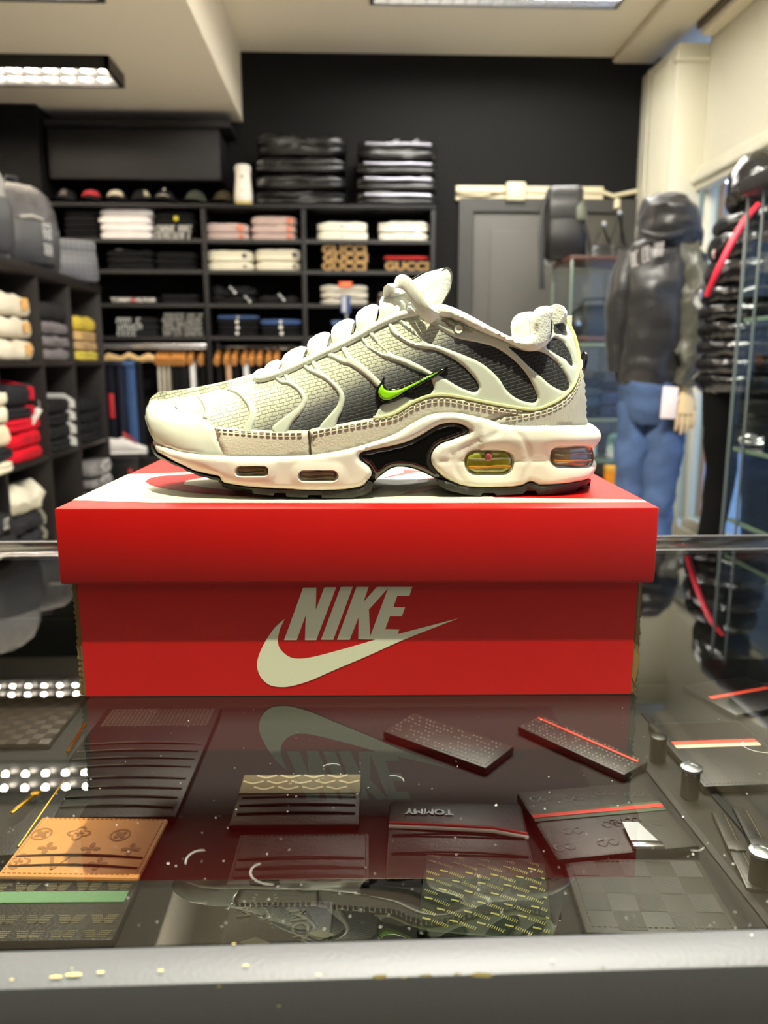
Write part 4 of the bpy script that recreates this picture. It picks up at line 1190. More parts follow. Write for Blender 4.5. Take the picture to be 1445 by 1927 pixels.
# fourth row
stack(211, 290, Z4, [.032, .032, .034], (27, 27, 28), 'shirt', 'the grey stack with wide white stripes', seed=20, colname='grey', prints=p_lines(5, mat('stripe_ink', (190, 192, 188), .8), frac=.62, hf=.8, off=-.17))
stack(302, 378, Z4, [.024, .024, .024, .024, .024], (23, 22, 22), 'shirt', 'the dark stack lettered all over', seed=21, colname='dark', prints=p_lines(15, mat('pale_grey_ink', (170, 168, 164), .8), frac=1.0, hf=.8))
M_blue = (66, 88, 128)
stack(404, 482, Z4, [.030, .030, .030, .018], [(13, 14, 16), (13, 14, 16), (13, 14, 16), M_blue], 'shirt', 'the navy stack under a blue shirt', seed=22, colname=['navy', 'navy', 'navy', 'blue'], prints=p_patch(M_inkw, .0, hf=.55))
stack(487, 566, Z4, [.030, .032, .026], [(13, 14, 16), (13, 14, 16), (60, 84, 130)], 'shirt', 'the stack with a white crest and blue hem', seed=23, colname=['navy', 'navy', 'bright blue'], prints=p_patch(M_inkw, .0, hf=.6))
stack(622, 690, Z4, [.03, .03, .026], [(14, 15, 18), (14, 15, 18), (92, 116, 156)], 'shirt', 'the small stack under the orange labelled sweaters', seed=24, colname=['navy', 'navy', 'light blue'])
# blue flag sign hanging in the third bay
o = thing('shelf_sign', 'small blue and grey sign hanging on a thin grey stem in front of the shelves', 'sign', at(652, 600, YU - .05))
MB().box(-.030, .022, -.003, .003, .03, .12).build('sign_plate', mat('sign_blue', (44, 62, 110), .6), o, bevel=.001)
MB().box(-.022, -.002, -.005, -.003, .035, .115).build('sign_stripe', mat('sign_grey', (176, 180, 190), .6), o)
MB().tube([(.0, 0, -.04), (0, 0, .03)], .008, 8).build('stem', mat('stem_grey', (120, 122, 128), .5), o, smooth=True)
MB().tube([(.0, 0.003, .11), (0, .05, .13)], .002, 6).build('hook', M_chrome, o, smooth=True)

# puffer jackets folded on top of the unit
GL = .32
stack(486, 652, SZ[0], [.080, .082, .080, .12], (18, 17, 18), 'puffer jacket', 'the larger glossy black pile on the shelving', seed=30, gloss=GL, puff=.35, colname='black', depth=.33, front=.01)
stack(672, 822, SZ[0], [.075, .080, .072, .105], (16, 16, 17), 'puffer jacket', 'the neater glossy black pile on the shelving', seed=31, gloss=GL, puff=.25, colname='black', depth=.33, front=.01,
      prints=lambda t, i, w, d, h: MB().tube([(-w * .4, -d / 2 + .004, h * .72), (-w * .1, -d / 2 - .003, h * .66), (w * .15, -d / 2 - .002, h * .7), (w * .42, -d / 2 + .004, h * .66)], .007, 8).build('shiny_piping', mat('silver_piping', (150, 150, 162), .3, .6), t, smooth=True))

# ------------------------------------------------------------------ caps and the white bottle on top
def cap_thing(px, rgb, label, tilt=0.0, logo=None, s=1.0):
    p = at(px, 384, YU + .09)
    t = thing('baseball_cap', label, 'cap', (p.x, YU + .13, SZ[0] + .0008), tilt, 'caps in a row on top of the shelving')
    f = fabric(rgb, .8); R = .066 * s; rings = []
    for k in range(9):
        a = k / 8 * math.pi / 2; rr = R * math.cos(a) ** .8; z = .012 + R * 1.15 * math.sin(a)
        rings.append([(max(rr, .002) * .92 * math.cos(b), max(rr, .002) * 1.05 * math.sin(b), z) for b in np.linspace(0, 2 * math.pi, 20, endpoint=False)])
    MB().loft(rings).build('crown', f, t, smooth=True)
    rings = []
    for k in range(7):
        u = k / 6; a = []
        for b in np.linspace(math.pi + .45, 2 * math.pi - .45, 13):
            r0 = R * .95; r1 = r0 + .07 * s * (math.sin((b - math.pi - .45) / (math.pi - .9) * math.pi) ** .6) * u
            x = r1 * math.cos(b) * .95; a.append((x, r1 * math.sin(b) * 1.05, .016 + .010 * (1 - (x / .08) ** 2) - .004 * u))
        rings.append(a)
    MB().loft(rings, closed=False).build('brim', f, t, smooth=True)
    MB().lathe([(.0002, .006), (.006, .004), (.008, 0)], 10, c=(0, 0, .012 + R * 1.15)).build('button', f, t, smooth=True)
    if logo:
        rgbl, wl, hl, off = logo
        vs = []; n = 9
        for j, z in enumerate((.040, .040 + hl)):
            for k in range(n):
                b = 1.5 * math.pi + (k / (n - 1) - .5) * wl / R + off
                zz = z + .012 * math.cos((k / (n - 1) - .5) * 2.2)
                rr = R * (max(0, 1 - ((zz - .012) / (R * 1.15)) ** 2)) ** .4 + .004
                vs.append((rr * .92 * math.cos(b), rr * 1.05 * math.sin(b), zz))
        MB().add(vs, [(k, k + 1, n + k + 1, n + k) for k in range(n - 1)]).build('front_logo', mat('logo_%d_%d_%d' % rgbl, rgbl, .8), t, smooth=True)
    return t
cap_thing(122, (17, 17, 18), 'black cap half hidden beside the backpack', logo=((90, 84, 80), .04, .03, 0))
cap_thing(171, (16, 13, 14), 'black cap with an arched red logo', logo=((150, 30, 42), .13, .028, 0))
cap_thing(218, (16, 15, 16), 'black cap with an arched cream logo', logo=((176, 166, 148), .11, .028, 0))
cap_thing(264, (14, 15, 18), 'navy cap turned sideways with a pale side patch', .3, logo=((176, 168, 142), .035, .03, .45))
cap_thing(308, (14, 14, 15), 'black cap with a square cream crossed logo', logo=((190, 184, 172), .09, .050, 0))
cap_thing(366, (56, 60, 50), 'plain dark green cap')
cap_thing(420, (58, 50, 34), 'plain dark olive brown cap')
p = at(458, 384, YU + .05)
bt = thing('white_bottle', 'tall waisted white bottle with a yellow foot standing beside the caps', 'bottle', (p.x, YU + .07, SZ[0] + .001))
MB().lathe([(.040, .0), (.047, .008), (.049, .05), (.042, .12), (.040, .16), (.044, .192), (.036, .203), (.005, .205)], 22).build('bottle_body', mat('white_plastic', (226, 220, 208), .4), bt, smooth=True)
MB().lathe([(.036, -.0004), (.048, .004), (.0495, .018), (.047, .019)], 22).build('bottle_foot', mat('yellow_foot', (196, 176, 96), .5), bt, smooth=True)
for z in (.065, .14):
    MB().lathe([(.0003, .001), (.008, .0008), (.010, 0)], 12, axis='y').build('bottle_mark', mat('grey_mark', (176, 168, 150), .5), bt, loc=(0, -.046 if z < .1 else -.043, z))

# ------------------------------------------------------------------ hanging rails
M_wood = mat('orange_hanger_wood', (196, 134, 70), .45, var=(30, .15))
M_wood2 = mat('pale_hanger_wood', (206, 172, 118), .5)
ZR = zpx(651)
for i, (a, b) in enumerate(((DX[0], DX[1]), (DX[1], DX[2]), (DX[2], DX[3]))):
    t = thing('hanging_rail', ['chrome rail with a bright front strip over the jeans and trousers', 'chrome rail over the black and tan shirts', 'empty chrome rail in the widest bay'][i], 'rail', (0, YU, ZR), 0)
    rbox('rail_bar', M_chrome, a + .013, b - .013, .17, .19, -.016, .010, .004, t)
    if i == 0: rbox('front_strip', mat('bright_steel', (225, 224, 228), .25, .8), a + .2, b - .013, .02, .03, -.016, .012, .003, t)
    for x in (a + .016, b - .028): rbox('bracket', M_alu, x, x + .012, .15, .21, -.02, .03, .002, t)

def garment_hung(px, rgb, label, length, thick=.022, group='clothes on the hanging rails', wood=None, nm='hanging_shirt', cat='shirt', sleeve=True):
    x = at(px, 700, YU + .02).x
    t = thing('clothes_hanger', 'wooden hanger carrying the ' + label, 'hanger', (x, YU, ZR), 0, 'wooden hangers on the rails')
    wd = wood or M_wood
    MB().tube([(0, .02, -.085), (0, .06, -.055), (0, .12, -.035), (0, .18, -.028), (0, .24, -.035), (0, .30, -.055), (0, .335, -.085)], [.018, .017, .014, .013, .014, .017, .018], 10, flat=1.5).build('hanger_bar', wd, t, smooth=True)
    MB().tube([(0, .18, -.02), (0, .18, .002), (0, .168, .018), (0, .18, .026), (0, .192, .018)], .003, 6).build('hook', M_chrome, t, smooth=True)
    g = thing(nm, label, cat, (x, YU, ZR), 0, group)
    rings = []
    for k in range(10):
        v = k / 9; z = -.075 - length * v; y0, y1 = (.025, .33)
        w2 = thick / 2 * (.7 + .3 * v); ring = []
        sh = .05 * max(0, 1 - v * 7)
        for a in np.linspace(0, 2 * math.pi, 16, endpoint=False):
            yy = .178 + (.153 - .03 * max(0, .12 - v) * 8) * math.copysign(abs(math.sin(a)) ** .6, math.sin(a))
            xx = w2 * math.copysign(abs(math.cos(a)) ** .7, math.cos(a)) * (1 + .3 * noise.noise(Vector((a, v * 2.5, px))))
            ring.append((xx, yy, z + sh * (1 - abs(yy - .178) / .16)))
        rings.append(ring)
    MB().loft(rings).build('cloth', fabric(rgb), g, smooth=True)
    if sleeve:
        MB().tube([(thick * .3, .05, -.095), (thick * .5, .03, -.17), (thick * .45, .035, -.28)], [.010, .009, .008], 10, flat=1.6).build('sleeve', fabric(rgb), g, smooth=True)
    return g
BK = (9, 9, 9)
for px, rgb, lab, L, cat in ((297, (214, 208, 194), 'ivory trousers nearest the blue jeans', .55, 'trousers'), (306, (206, 198, 182), 'ivory trousers between two ivory pairs', .55, 'trousers'), (315, (200, 190, 172), 'beige trousers beside the black shirts', .55, 'trousers'),
                             (326, BK, 'black shirt beside the beige trousers', .5, 'shirt'), (335, BK, 'black shirt second from the beige trousers', .5, 'shirt'), (344, (17, 17, 18), 'black shirt beside the white shirt', .5, 'shirt'),
                             (358, (214, 214, 214), 'white shirt between black shirts on the first rail', .5, 'shirt'), (378, BK, 'black shirt next to the upright on the first rail', .5, 'shirt'),
                             (408, BK, 'black shirt next to the upright on the second rail', .5, 'shirt'), (426, (178, 146, 116), 'tan shirt on the second rail', .5, 'shirt'), (441, BK, 'black shirt between the tan and white shirts', .5, 'shirt'),
                             (459, (206, 208, 208), 'white shirt on the second rail', .5, 'shirt'), (473, BK, 'black shirt just past the white shirt on the second rail', .5, 'shirt'), (488, (16, 16, 17), 'black shirt fourth from the end of the second rail', .5, 'shirt'),
                             (505, BK, 'black shirt third from the end of the second rail', .5, 'shirt'), (520, BK, 'black shirt second from the end of the second rail', .5, 'shirt'), (548, BK, 'black shirt at the end of the second rail', .5, 'shirt')):
    garment_hung(px, rgb, lab, L, nm='hanging_' + cat, cat=cat, sleeve=cat == 'shirt')
# trousers hung facing the room from one wide pale hanger
x0, x1 = at(198, 670, YU).x, at(292, 670, YU).x
t = thing('clothes_hanger', 'pale wooden hanger facing the room with jeans clipped on', 'hanger', ((x0 + x1) / 2, YU - .03, ZR), 0, 'wooden hangers on the rails')
h2 = (x1 - x0) / 2
MB().tube([(-h2, 0, -.085), (-h2 * .8, 0, -.06), (-h2 * .3, 0, -.072), (0, 0, -.052), (h2 * .4, 0, -.075), (h2 * .8, 0, -.06), (h2, 0, -.07)], [.02, .022, .016, .018, .016, .022, .018], 10).build('hanger_bar', M_wood2, t, smooth=True)
MB().tube([(0, 0, -.04), (0, .05, .0), (0, .17, .012), (0, .18, -.002)], .003, 6).build('hook', M_chrome, t, smooth=True)
for pa, pb, rgb, lab in ((200, 222, (16, 17, 27), 'dark navy jeans with a red label under the pale hanger'), (222, 240, (30, 34, 50), 'dark blue jeans between navy and faded pairs'), (238, 262, (58, 84, 128), 'faded mid blue jeans under the pale hanger'), (260, 272, (17, 19, 27), 'narrow dark jeans beside the ivory trousers')):
    xa, xb = at(pa, 720, YU).x, at(pb, 720, YU).x
    g = thing('hanging_jeans', lab, 'jeans', ((xa + xb) / 2, YU - .035, ZR - .08), 0, 'jeans under the pale hanger')
    rings = []
    for k in range(9):
        v = k / 8
        rings.append([((xb - xa) / 2 * math.cos(a) * (.9 + .15 * noise.noise(Vector((v * 3, a, pa)))), .022 * math.sin(a), -.52 * v) for a in np.linspace(0, 2 * math.pi, 14, endpoint=False)])
    MB().loft(rings).build('denim', fabric(rgb), g, smooth=True)
    MB().tube([((xa - xb) / 2 * .9, -.02, -.012), (0, -.026, -.014), ((xb - xa) / 2 * .9, -.02, -.012)], .008, 8, flat=1.6).build('waistband', fabric(tuple(min(255, c + 12) for c in rgb)), g, smooth=True)
    if pa == 200: MB().box(-.004, .022, -.030, -.024, -.30, -.17).build('red_label', mat('red_label_cloth', (190, 40, 48), .7), g, bevel=.002)

# ------------------------------------------------------------------ a simple display sneaker
def mini_shoe(name, label, loc, rz, L, upper, sole, accent, group=None, tilt=0.0):
    t = thing(name, label, 'sneaker', loc, rz, group)
    def ring(hw, z0, z1, x, n=14):
        return [(x, hw * math.cos(a), z0 + (z1 - z0) * (.5 + .5 * math.sin(a))) for a in np.linspace(0, 2 * math.pi, n, endpoint=False)]
    st = [(-.5, .012, .0), (-.47, .032, 0), (-.36, .043, 0), (-.15, .047, 0), (.1, .040, 0), (.33, .037, 0), (.46, .030, 0), (.5, .014, 0)]
    MB().loft([ring(w * L / .3, 0.0, .030 * L / .3, x * L) for x, w, _ in st]).build('sole', sole, t, smooth=True)
    up = [(-.49, .012, .045), (-.44, .034, .058), (-.30, .042, .075), (-.10, .041, .105), (.08, .036, .135), (.22, .034, .120), (.38, .034, .128), (.47, .028, .135), (.49, .014, .12)]
    MB().loft([ring(w * L / .3, .020 * L / .3, h * L / .3, x * L) for x, w, h in up]).build('upper', upper, t, smooth=True)
    MB().tube([(-.02 * L, 0, .118 * L / .3), (.05 * L, 0, .15 * L / .3), (.08 * L, 0, .165 * L / .3)], [.022, .024, .018], 10, flat=.4).build('tongue', accent, t, smooth=True)
    for k in range(4):
        x = -.20 * L + k * .055 * L; z = (.098 + .016 * k) * L / .3
        MB().tube([(x, -.026, z - .012), (x, 0, z + .002), (x, .026, z - .012)], .004, 6).build('lace', accent, t, smooth=True)
    MB().add([(-.1 * L, -.048 * L / .3, .05 * L / .3), (.12 * L, -.042 * L / .3, .055 * L / .3), (.28 * L, -.040 * L / .3, .09 * L / .3), (.10 * L, -.044 * L / .3, .075 * L / .3)], [(0, 1, 2, 3)]).build('side_flash', accent, t)
    return t
SW_ = mat('shoe_white', (222, 218, 214), .5); SB_ = mat('shoe_black', (18, 17, 19), .5); SG_ = mat('shoe_grey', (120, 118, 116), .6); SR_ = mat('shoe_red', (176, 60, 58), .6)
b0_ = at(215, 892, 4.26); b1_ = at(300, 848, 4.26)
M_bx = mat('black_box_card', (18, 17, 17), .5)
def small_box(x0, x1, y0, y1, z0, z1, label, dots):
    t = thing('shoe_carton', label, 'box', ((x0 + x1) / 2, (y0 + y1) / 2, z0), 0, 'black shoe cartons under the rails')
    w, d_, h = x1 - x0, y1 - y0, z1 - z0
    rbox('carton_body', M_bx, -w / 2 + .002, w / 2 - .002, -d_ / 2 + .002, d_ / 2, 0, h * .72, .001, t)
    rbox('carton_lid', M_bx, -w / 2, w / 2, -d_ / 2, d_ / 2 + .001, h * .72 + .0003, h, .0015, t)
    for x in dots: MB().lathe([(.0003, .0008), (.012, .0006), (.013, 0)], 12, axis='y').build('round_logo', SR_, t, loc=(x, -d_ / 2 - .001, h * .4))
xA, xB, xC = at(205, 870, 4.2).x, at(262, 870, 4.2).x, at(315, 870, 4.2).x
bn = thing('low_bench', 'low black bench under the hanging rails', 'bench', (0, 4.2, 0)); rbox('bench_top', M_black_board, xA - .02, xC + .02, 0, .185, .555, .58, .002, bn)
for x in (xA, xC - .02): rbox('bench_leg', M_black_board, x, x + .02, .01, .17, 0, .5545, .002, bn)
small_box(xA, xB - .003, 4.205, 4.375, .5808, .705, 'black shoe carton with one red dot under the white sneaker', (.03,))
small_box(xB, xC, 4.205, 4.375, .5808, .705, 'black shoe carton with one red dot, second under the rails', (-.01,))
mini_shoe('display_sneaker', 'white sneaker with a red tongue standing on a black carton', (xA + .075, 4.29, .7058), -2.9, .22, SW_, SW_, SR_)
mini_shoe('display_sneaker', 'black high sneaker with red marks beside the white one', (xB + .10, 4.29, .7058), -.35, .20, SB_, SB_, SR_)

# ------------------------------------------------------------------ open cube shelving along the left side
XL = at(192, 620, 4.20).x
def _ly(px, py=620):
    d_ = ray(px, py); return XL * d_.y / d_.x
LY = [2.10, 2.52, 2.94, _ly(77), _ly(136), 4.20]; LZ = [1.575, 1.200, 0.815, 0.42]
lu = thing('cube_shelving', 'dark brown cube shelving full of folded clothes with bags on top', 'shelving', (XL, 0, 0))
for y in LY:
    rbox('upright', M_brown_board, -.40, 0, y - .011, y + .011, 0.03, LZ[0] - .0405, .001, lu)
rbox('top_board', M_brown_board, -.41, .004, LY[0] - .012, LY[-1] + .012, LZ[0] - .04, LZ[0], .002, lu)
for i in range(5):
    for z in LZ[1:] + [.05]:
        rbox('shelf', M_brown_board, -.40, -.002, LY[i] + .0112, LY[i + 1] - .0112, z - .022, z, .001, lu)
MB().box(-.405, -.4, LY[0], LY[-1], .05, LZ[0] - .041).build('back_panel', mat('brown_back', (17, 14, 14), .7), lu)

def lstack(bay, z, hs, rgb, kind, where, gloss=.85, words='folded', colname='', w=.33, seed=0, puff=.15, ink=None, dy=0.0, out=.0, inset=-.012):
    yc = (LY[bay] + LY[bay + 1]) / 2 + dy; zz = z + .0008; n = len(hs); made = []
    for i, h in enumerate(hs):
        c = rgb[i] if isinstance(rgb, list) else rgb; nm = colname[i] if isinstance(colname, list) else colname
        lab = '%s %s %s, %s of %s' % (nm, words, kind, ORD[n][i], where) if n > 1 else '%s %s %s %s' % (nm, words, kind, where)
        t = thing(kind.replace(' ', '_'), lab, kind, (XL - .16 - inset + out, yc + random.uniform(-.006, .006), zz), math.pi / 2 + random.uniform(-.04, .04), ('clothes in ' + where.replace('the ', '', 1))[:60])
        fold_mesh(w * random.uniform(.95, 1.0), .30, h, seed * 11 + i, 1 if h > .05 else 2, puff).build('folded_body', fabric(c, gloss), t, smooth=True, angle=75)
        if ink: ink(t, i, w, .30, h)
        zz += h + .0006; made.append(t)
    return made
def l_patch(m, x=.18, hf=.5):
    return lambda t, i, w, d, h: MB().box(-.03, .03, -.002, .0, -h * hf / 2, h * hf / 2).build('print_patch', m, t, bevel=.001, loc=(w * x, -d / 2 - .005, h * .52))
M_or = mat('orange_print', (206, 158, 92), .8)
R1z, R2z, R3z = LZ[1], LZ[2], LZ[3]
# upper cubes
lstack(1, R1z, [.07, .07, .07, .07], (214, 208, 186), 'hoodie', 'the white hooded stack nearest the counter', colname='white', seed=40, puff=.2, out=.05)
lstack(2, R1z, [.085, .08, .09], (206, 196, 176), 'hoodie', 'the cream stack with orange prints', colname='cream', seed=41, ink=l_patch(M_or))
lstack(3, R1z, [.055, .055, .055, .085], [(112, 106, 108), (112, 106, 108), (112, 106, 108), (35, 34, 35)], 'sweatshirt', 'the mauve grey stack', colname=['mauve grey', 'mauve grey', 'mauve grey', 'charcoal'], seed=42, puff=.3)
lstack(4, R1z, [.05, .04, .045, .075], [(196, 178, 76), (188, 158, 116), (190, 158, 108), (196, 172, 66)], 'sweatshirt', 'the yellow and peach stack', colname=['yellow', 'peach', 'peach', 'yellow'], seed=43,
       ink=lambda t, i, w, d, h: strokes(t, .13, h * .35, 8, mat('peach_ink', (150, 112, 84), .8), (-.02, -d / 2 - .006, h * .5), seed=i) if i in (1, 2) else None)
# middle cubes
lstack(1, R2z, [.045, .045, .08, .06, .055], [(210, 202, 178), (27, 27, 28), (206, 192, 164), (212, 204, 182), (214, 206, 184)], 'hoodie', 'the cream pile holding one black hoodie', colname=['cream', 'black', 'sand', 'cream', 'cream'], seed=44, out=.06)
def redline(t, i, w, d, h):
    if i < 2: strokes(t, .16, h * .45, 9, mat('dark_red_ink', (128, 14, 26), .8), (.02, -d / 2 - .006, h * .5), seed=i)
    if i in (3, 4): MB().tube([(.02, .05, h + .004), (.04, -.06, h * 1.02), (.05, -d / 2 - .004, h * .7), (.04, -d / 2 - .004, h * .25)], .012, 8, flat=.5, up=(0, -1, .2)).build('red_stripe', fabric((178, 20, 40)), t, smooth=True)
rb_ = lstack(2, R2z, [.055, .062, .050, .045, .085], [(196, 12, 34), (196, 12, 34), (190, 14, 36), (29, 28, 31), (31, 31, 34)], 'tracksuit top', 'the red and black stack', colname=['red', 'red', 'red', 'black', 'black'], seed=45, ink=redline)
tg_ = MB().box(-.012, .012, -.0015, .0015, -.085, 0).build('hang_tag', M_inkw, rb_[3], bevel=.0006, loc=to_local(rb_[3], (XL + .03, (LY[2] + LY[3]) / 2 + .06, R2z + .20)), rot=(.35, .5, -math.pi / 2 + .6))
MB().tube([(0, 0, 0), (-.01, 0, .02), (-.02, 0, .03)], .001, 6).build('tag_string', M_inkw, tg_)
def whiteband(t, i, w, d, h):
    MB().tube([(.06, .0, h * .95), (.065, -d / 2 + .02, h * .9), (.07, -d / 2 - .003, h * .6), (.065, -d / 2 - .002, h * .25)], .024, 8, flat=.2, up=(0, -1, .4)).build('white_band', fabric((176, 176, 172)), t, smooth=True)
lstack(3, R2z, [.05, .062, .05, .06], (23, 23, 24), 'sweatshirt', 'the black stack with white sleeve bands', colname='black', seed=46, ink=whiteband)
lstack(4, R2z, [.05, .045, .045, .07], (24, 24, 25), 'sweatshirt', 'the plain dark stack by the end panel', colname='charcoal', seed=47)
# lower cubes
lstack(2, R3z, [.06, .06, .07, .12], [(60, 60, 64), (39, 39, 42), (36, 36, 39), (206, 200, 180)], 'jacket', 'the dark pile under a cream jacket', colname=['charcoal', 'charcoal', 'charcoal', 'cream'], seed=48, puff=.4,
       ink=lambda t, i, w, d, h: MB().tube([(.07, .0, h + .002), (.08, -d / 2 + .01, h * .95), (.085, -d / 2 - .004, h * .5), (.08, -d / 2, h * .1)], .010, 8, flat=.4, up=(0, -1, .4)).build('grey_stripe', fabric((120, 116, 104)), t, smooth=True) if i in (1, 2) else None)
lstack(1, R3z, [.06, .06, .06, .07], (34, 33, 35), 'jacket', 'the dark pile with a silver logo', colname='charcoal', seed=50, out=.05, puff=.3, ink=lambda t, i, w, d, h: strokes(t, .08, h * .5, 5, M_inkw, (.05, -d / 2 - .006, h * .6), seed=3) if i == 3 else None)
lstack(3, R3z, [.05, .05], (29, 29, 31), 'sweatshirt', 'the low dark pair in the shaded cube', colname='black', seed=51)
def grey_loops(t, i, w, d, h):
    for k in range(2):
        MB().tube([(-.07 + .07 * k, -d / 2 - .004, h * .2), (-.09 + .07 * k, -d / 2 - .012, h * .6), (-.05 + .07 * k, -d / 2 - .012, h * .95), (-.01 + .07 * k, -d / 2 - .010, h * .6), (-.03 + .07 * k, -d / 2 - .005, h * .2)], .011, 8).build('hood_roll', fabric((150, 148, 148)), t, smooth=True)
lstack(4, R3z, [.055, .055, .055, .055, .075], (120, 118, 118), 'hoodie', 'the rolled light grey stack', colname='light grey', seed=49, puff=.35, ink=grey_loops, w=.27, out=.03)

# ------------------------------------------------------------------ bags on the cube shelving
def super_loft(rows, n=24, e=.5):
    """rows: (cx, cy, z, hx, hy); squarish rings"""
    out = []
    for cx, cy, z, hx, hy in rows:
        out.append([(cx + hx * math.copysign(abs(math.cos(a)) ** e, math.cos(a)), cy + hy * math.copysign(abs(math.sin(a)) ** e, math.sin(a)), z) for a in np.linspace(0, 2 * math.pi, n, endpoint=False)])
    return out
M_canvas = mat('grey_printed_canvas', (72, 70, 72), .5, bump=('voronoi', 60, .4, .004), var=(28, .95))
M_canvas2 = mat('grey_leather', (62, 62, 64), .5, bump=('noise', 120, .3, .003))
M_quilt = mat('quilted_grey_leather', (96, 97, 102), .42, bump=('check', 46, .6, .004))
bp = thing('backpack', 'large grey printed backpack with white script on top of the cube shelving', 'backpack', (XL - .17, 3.66, LZ[0] + .001), math.radians(48))
MB().loft(super_loft([(0, 0, .0, .14, .085), (0, 0, .02, .155, .10), (0, 0, .14, .16, .105), (0, 0, .25, .15, .10), (0, .005, .32, .125, .085), (0, .01, .355, .09, .06), (0, .012, .368, .03, .02)])).build('pack_body', M_canvas, bp, smooth=True)
MB().loft(super_loft([(0, -.105, .03, .10, .03), (0, -.115, .06, .115, .04), (0, -.118, .15, .115, .042), (0, -.112, .20, .10, .032), (0, -.10, .215, .06, .015)])).build('front_pocket', M_canvas2, bp, smooth=True)
MB().tube([(-.152, -.03, .05), (-.162, -.035, .18), (-.13, -.04, .30), (-.05, -.045, .352), (.05, -.045, .352), (.13, -.04, .30), (.162, -.035, .18), (.152, -.03, .05)], .007, 8).build('zip_line', mat('bright_piping', (170, 168, 160), .4), bp, smooth=True)
MB().tube([(-.05, -.13, .212), (0, -.135, .222), (.05, -.13, .212)], .006, 8).build('pocket_zip', mat('bright_piping', (170, 168, 160), .4), bp, smooth=True)
MB().tube([(-.03, .03, .362), (-.02, .02, .395), (.02, .02, .395), (.03, .03, .362)], .009, 8, flat=.6).build('grab_handle', M_canvas2, bp, smooth=True)
for s in (-1, 1):
    MB().tube([(s * .07, .10, .33), (s * .09, .14, .25), (s * .09, .14, .10), (s * .10, .10, .03)], .02, 8, flat=.3, up=(0, 1, 0)).build('shoulder_strap', M_canvas2, bp, smooth=True)
strokes(bp, .13, .035, 8, mat('white_script', (196, 196, 196), .6), (.045, -.164, .13), (math.pi / 2, -math.pi / 2, 0), seed=4)
bp2 = thing('backpack', 'pale silver backpack standing behind the printed one', 'backpack', (XL - .20, 3.22, LZ[0] + .001), math.radians(60))
MB().loft(super_loft([(0, 0, .0, .14, .085), (0, 0, .02, .15, .10), (0, 0, .2, .155, .105), (0, 0, .31, .15, .10), (0, .005, .37, .12, .085), (0, .01, .40, .08, .06), (0, .012, .41, .03, .02)])).build('pack_body', mat('silver_canvas', (150, 149, 146), .4, bump=('noise', 40, .4, .006), var=(30, .3)), bp2, smooth=True)
MB().loft(super_loft([(0, -.105, .03, .11, .03), (0, -.115, .06, .12, .04), (0, -.118, .19, .12, .042), (0, -.112, .23, .10, .032)])).build('front_pocket', M_canvas2, bp2, smooth=True)
MB().tube([(-.15, -.05, .05), (-.158, -.05, .2), (-.12, -.06, .34), (0, -.06, .395), (.12, -.06, .34), (.158, -.05, .2), (.15, -.05, .05)], .007, 8).build('zip_line', mat('bright_piping', (170, 168, 160), .4), bp2, smooth=True)
def checker_into(m, scale, dark):
    nt = m.node_tree; b = nt.nodes['Principled BSDF']; tc = nt.nodes.new('ShaderNodeTexCoord'); mp = nt.nodes.new('ShaderNodeMapping')
    mp.inputs['Rotation'].default_value = (0, math.radians(45), 0); ck = nt.nodes.new('ShaderNodeTexChecker'); ck.inputs['Scale'].default_value = scale
    c = tuple(b.inputs['Base Color'].default_value); ck.inputs['Color1'].default_value = c; ck.inputs['Color2'].default_value = tuple(x * dark for x in c[:3]) + (1,)
    nt.links.new(tc.outputs['Object'], mp.inputs['Vector']); nt.links.new(mp.outputs[0], ck.inputs['Vector']); nt.links.new(ck.outputs['Color'], b.inputs['Base Color'])
checker_into(M_quilt, 60, .62)
qb = thing('shoulder_bag', 'grey quilted shoulder bag with silver ring at the end of the cube shelving', 'bag', (XL - .065, 4.03, LZ[0] + .001), math.radians(30))
MB().loft(super_loft([(0, 0, .0, .105, .045), (0, 0, .02, .112, .05), (0, 0, .10, .108, .045), (0, 0, .17, .10, .030), (0, 0, .185, .095, .018)], e=.35)).build('bag_body', M_quilt, qb, smooth=True)
MB().loft(super_loft([(0, -.028, .135, .100, .008), (0, -.030, .16, .102, .009), (0, -.012, .188, .10, .022), (0, .0, .192, .09, .02)], e=.35)).build('flap', M_quilt, qb, smooth=True)
MB().lathe([(.008, -.003), (.013, -.002), (.013, .002), (.008, .003)], 14, axis='y').build('ring', M_chrome, qb, smooth=True, loc=(-.104, -.045, .165))
MB().tube([(-.104, -.045, .155), (-.106, -.05, .09), (-.105, -.05, .02)], .010, 8, flat=.4, up=(0, 1, 0)).build('strap', M_black_board, qb, smooth=True)
MB().lathe([(.0003, .003), (.005, .002), (.006, 0)], 10, axis='x').build('stud', M_gold, qb, loc=(.112, 0, .06))

# ------------------------------------------------------------------ glass cabinet by the back wall
M_wood_top = mat('reddish_wood', (92, 60, 50), .45)
gc = thing('glass_cabinet', 'glass cabinet with brown wooden tops in front of the grey door', 'cabinet', (1.00, 3.70, 0))
W_, D_ = .36, .34; Z_ = [1.665, 1.31, .935, .55]
def glass_box(parent, x0, x1, y0, y1, z0, z1):
    for nm, b in (('glass_side', (x0, x0 + .005, y0, y1, z0, z1)), ('glass_side', (x1 - .005, x1, y0, y1, z0, z1)), ('glass_back', (x0 + .006, x1 - .006, y1 - .005, y1, z0, z1)), ('glass_front', (x0 + .006, x1 - .006, y0, y0 + .005, z0, z1))):
        MB().box(*b).build(nm, M_pane, parent)
    for x, y in ((x0, y0), (x1, y0), (x0, y1), (x1, y1)):
        MB().box(x - .005, x + .005, y - .005, y + .005, z0, z1).build('corner_edge', M_green_edge, parent, bevel=.001)
glass_box(gc, 0, W_, 0, D_, .62, Z_[0] - .016)
